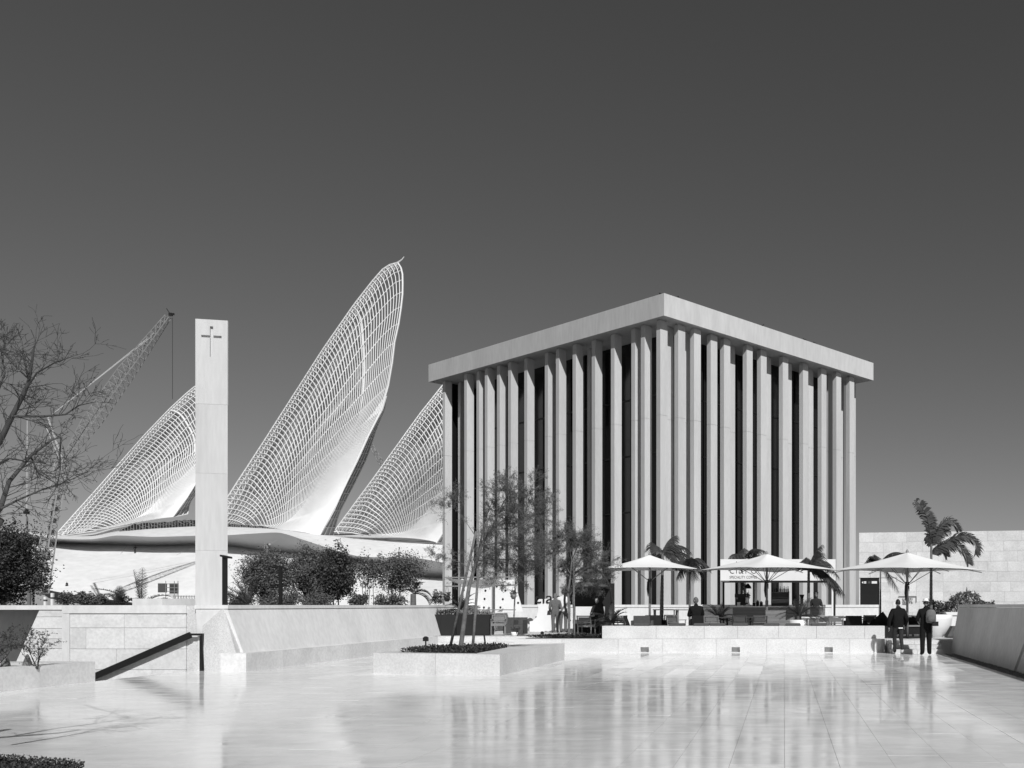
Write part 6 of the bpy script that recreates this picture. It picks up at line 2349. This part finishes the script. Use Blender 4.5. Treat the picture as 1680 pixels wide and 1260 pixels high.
# couple looking at the white sign
stand = dict(elL=(-.25, .03, 1.13), wrL=(-.2, .2, 1.05), paL=(-.15, .26, 1.08), elR=(.25, .0, 1.12), wrR=(.2, .2, 1.06), paR=(.15, .27, 1.08))
root, P, hc, Mt = person('man standing in a white shirt and faded trousers facing the white sign', 0, 0, stand, clothes=[
    ('shirt', 'cloth_white', lambda l, c: TEE(.90)(l, c) or l == 'forearm', .016), ('trousers', 'cloth_tan', PANTS, .014), ('shoe', 'charcoal', FOOT, .012)],
    rad=dict(chest=.16, spine=.15), head_turn=R(25))
finish(root, (gx(924, 41.6), 41.6, TZ), R(-4), 1.05)
root, P, hc, Mt = person('woman standing in loose faded clothes with a black shoulder bag', 0, 0, dict(elL=(-.24, -.02, 1.12), wrL=(-.22, .10, .98), paL=(-.2, .14, .92), elR=(.24, .04, 1.13), wrR=(.12, .2, 1.1), paR=(.06, .24, 1.13)), clothes=[
    ('blouse', 'cloth_tan', LONG(.80), .022), ('trousers', 'cloth_tan', PANTS, .02), ('shoe', 'charcoal', FOOT, .012)], hair='cloth_grey', head_turn=R(-20), hair_long=True)
q = MB(); q.hull([(-.36, -.12, .80), (-.20, -.12, .80), (-.20, .14, .80), (-.36, .14, .80)], [(-.33, -.10, 1.0), (-.23, -.10, 1.0), (-.23, .12, 1.0), (-.33, .12, 1.0)])
q.tube([(-.28, -.08, 1.0), (-.17, -.02, 1.44), (-.28, .1, 1.0)], .012, 5)
q.build('shoulder_bag', M['black'], root)
finish(root, (gx(911, 41.4), 41.4, TZ), R(10), .95)

# woman in dotted dress
root, P, hc, Mt = person('woman standing in a long dotted dress beside the couple', 0, 0, dict(elL=(-.25, .05, 1.13), wrL=(-.16, .22, 1.1), paL=(-.1, .27, 1.12), elR=(.26, 0, 1.13), wrR=(.26, .1, .9), paR=(.26, .12, .82)), clothes=[
    ('dress_top', 'dotdress', lambda l, c: l in ('torso', 'uparm') and c.z > .9, .018), ('shoe', 'charcoal', FOOT, .012)], head_turn=R(-15))
q = MB()
q.lathe([(.15, 1.10), (.165, 1.0), (.19, .85), (.20, .6), (.205, .4), (.19, .34)], (0, 0, 0), 20, 0, 1.0, .85)
q.build('dress_skirt', M['dotdress'], root, True)
finish(root, (gx(950.5, 41.2), 41.2, TZ), R(3), .98)

SIT = dict(pelvis=(0, 0, .50), spine=(0, .02, .68), chest=(0, .05, .87), neck=(0, .07, 1.02), headb=(0, .10, 1.11),
           shL=(-.18, .05, .95), shR=(.18, .05, .95), elL=(-.25, .12, .70), elR=(.25, .12, .70), wrL=(-.15, .32, .70), wrR=(.15, .32, .70), paL=(-.1, .38, .72), paR=(.1, .38, .72),
           hiL=(-.1, .03, .50), knL=(-.12, .44, .50), anL=(-.12, .42, .09), toL=(-.13, .56, .035), hiR=(.1, .03, .50), knR=(.12, .44, .50), anR=(.12, .42, .09), toR=(.13, .56, .035))
SITTOP = lambda l, c: l in ('torso', 'uparm', 'forearm')
SITPANTS = lambda l, c: l in ('hip', 'thigh', 'shin')
root, P, hc, Mt = person('man in black seated with his back turned beside the tall bar table', 0, 0, SIT, clothes=[
    ('shirt', 'cloth_black', SITTOP, .018), ('trousers', 'cloth_black', SITPANTS, .014), ('shoe', 'black', FOOT, .012)], hair='cloth_tan', rad=dict(chest=.16, spine=.15), head_turn=R(35))
finish(root, (gx(1142.5, 36.5), 36.5, TZ + .02), R(15), 1.10)
root, P, hc, Mt = person('person seated in dark clothes in the black ring swing seat', 0, 0, SIT, clothes=[
    ('shirt', 'cloth_dark', SITTOP, .018), ('trousers', 'cloth_dark', SITPANTS, .014), ('shoe', 'black', FOOT, .012)], hair_long=True)
finish(root, (gx(982, 39.9), 39.9, TZ + .10), R(160), 1.05)
root, P, hc, Mt = person('barista with curly hair standing at the right end of the kiosk counter', 0, 0, stand, clothes=[
    ('shirt', 'cloth_dark', TEE(.88), .016), ('trousers', 'cloth_black', PANTS, .014), ('shoe', 'black', FOOT, .012)])
q = MB(); rr = random.Random(12)
for k in range(160):
    d = rdir(rr); d.z = abs(d.z) * .8 + .1
    leaf_quad(q, hc + V((d.x * .085, d.y * .1 - .01, d.z * .13)), rdir(rr), .05, .015, rr)
q.build('curl', M['hair'], root)
finish(root, (gx(1339, 40.3), 40.3, TZ), R(170), .98)
root, P, hc, Mt = person('tiny site worker climbing the white mound slope', 0, 0, walk2, clothes=[
    ('overall', 'cloth_dark', lambda l, c: l not in ('hand', 'neck', 'foot'), .03), ('shoe', 'black', FOOT, .02)])
p_ = at(221.5, 907.5, 329.4)
finish(root, p_, R(60), 1.5)
root, P, hc, Mt = person('second tiny site worker crouching low on the mound near its left tip', 0, 0, SIT, clothes=[
    ('overall', 'cloth_dark', lambda l, c: l not in ('hand', 'neck', 'foot'), .03), ('shoe', 'black', FOOT, .02)])
finish(root, at(110, 963, 300), R(60), 1.2)
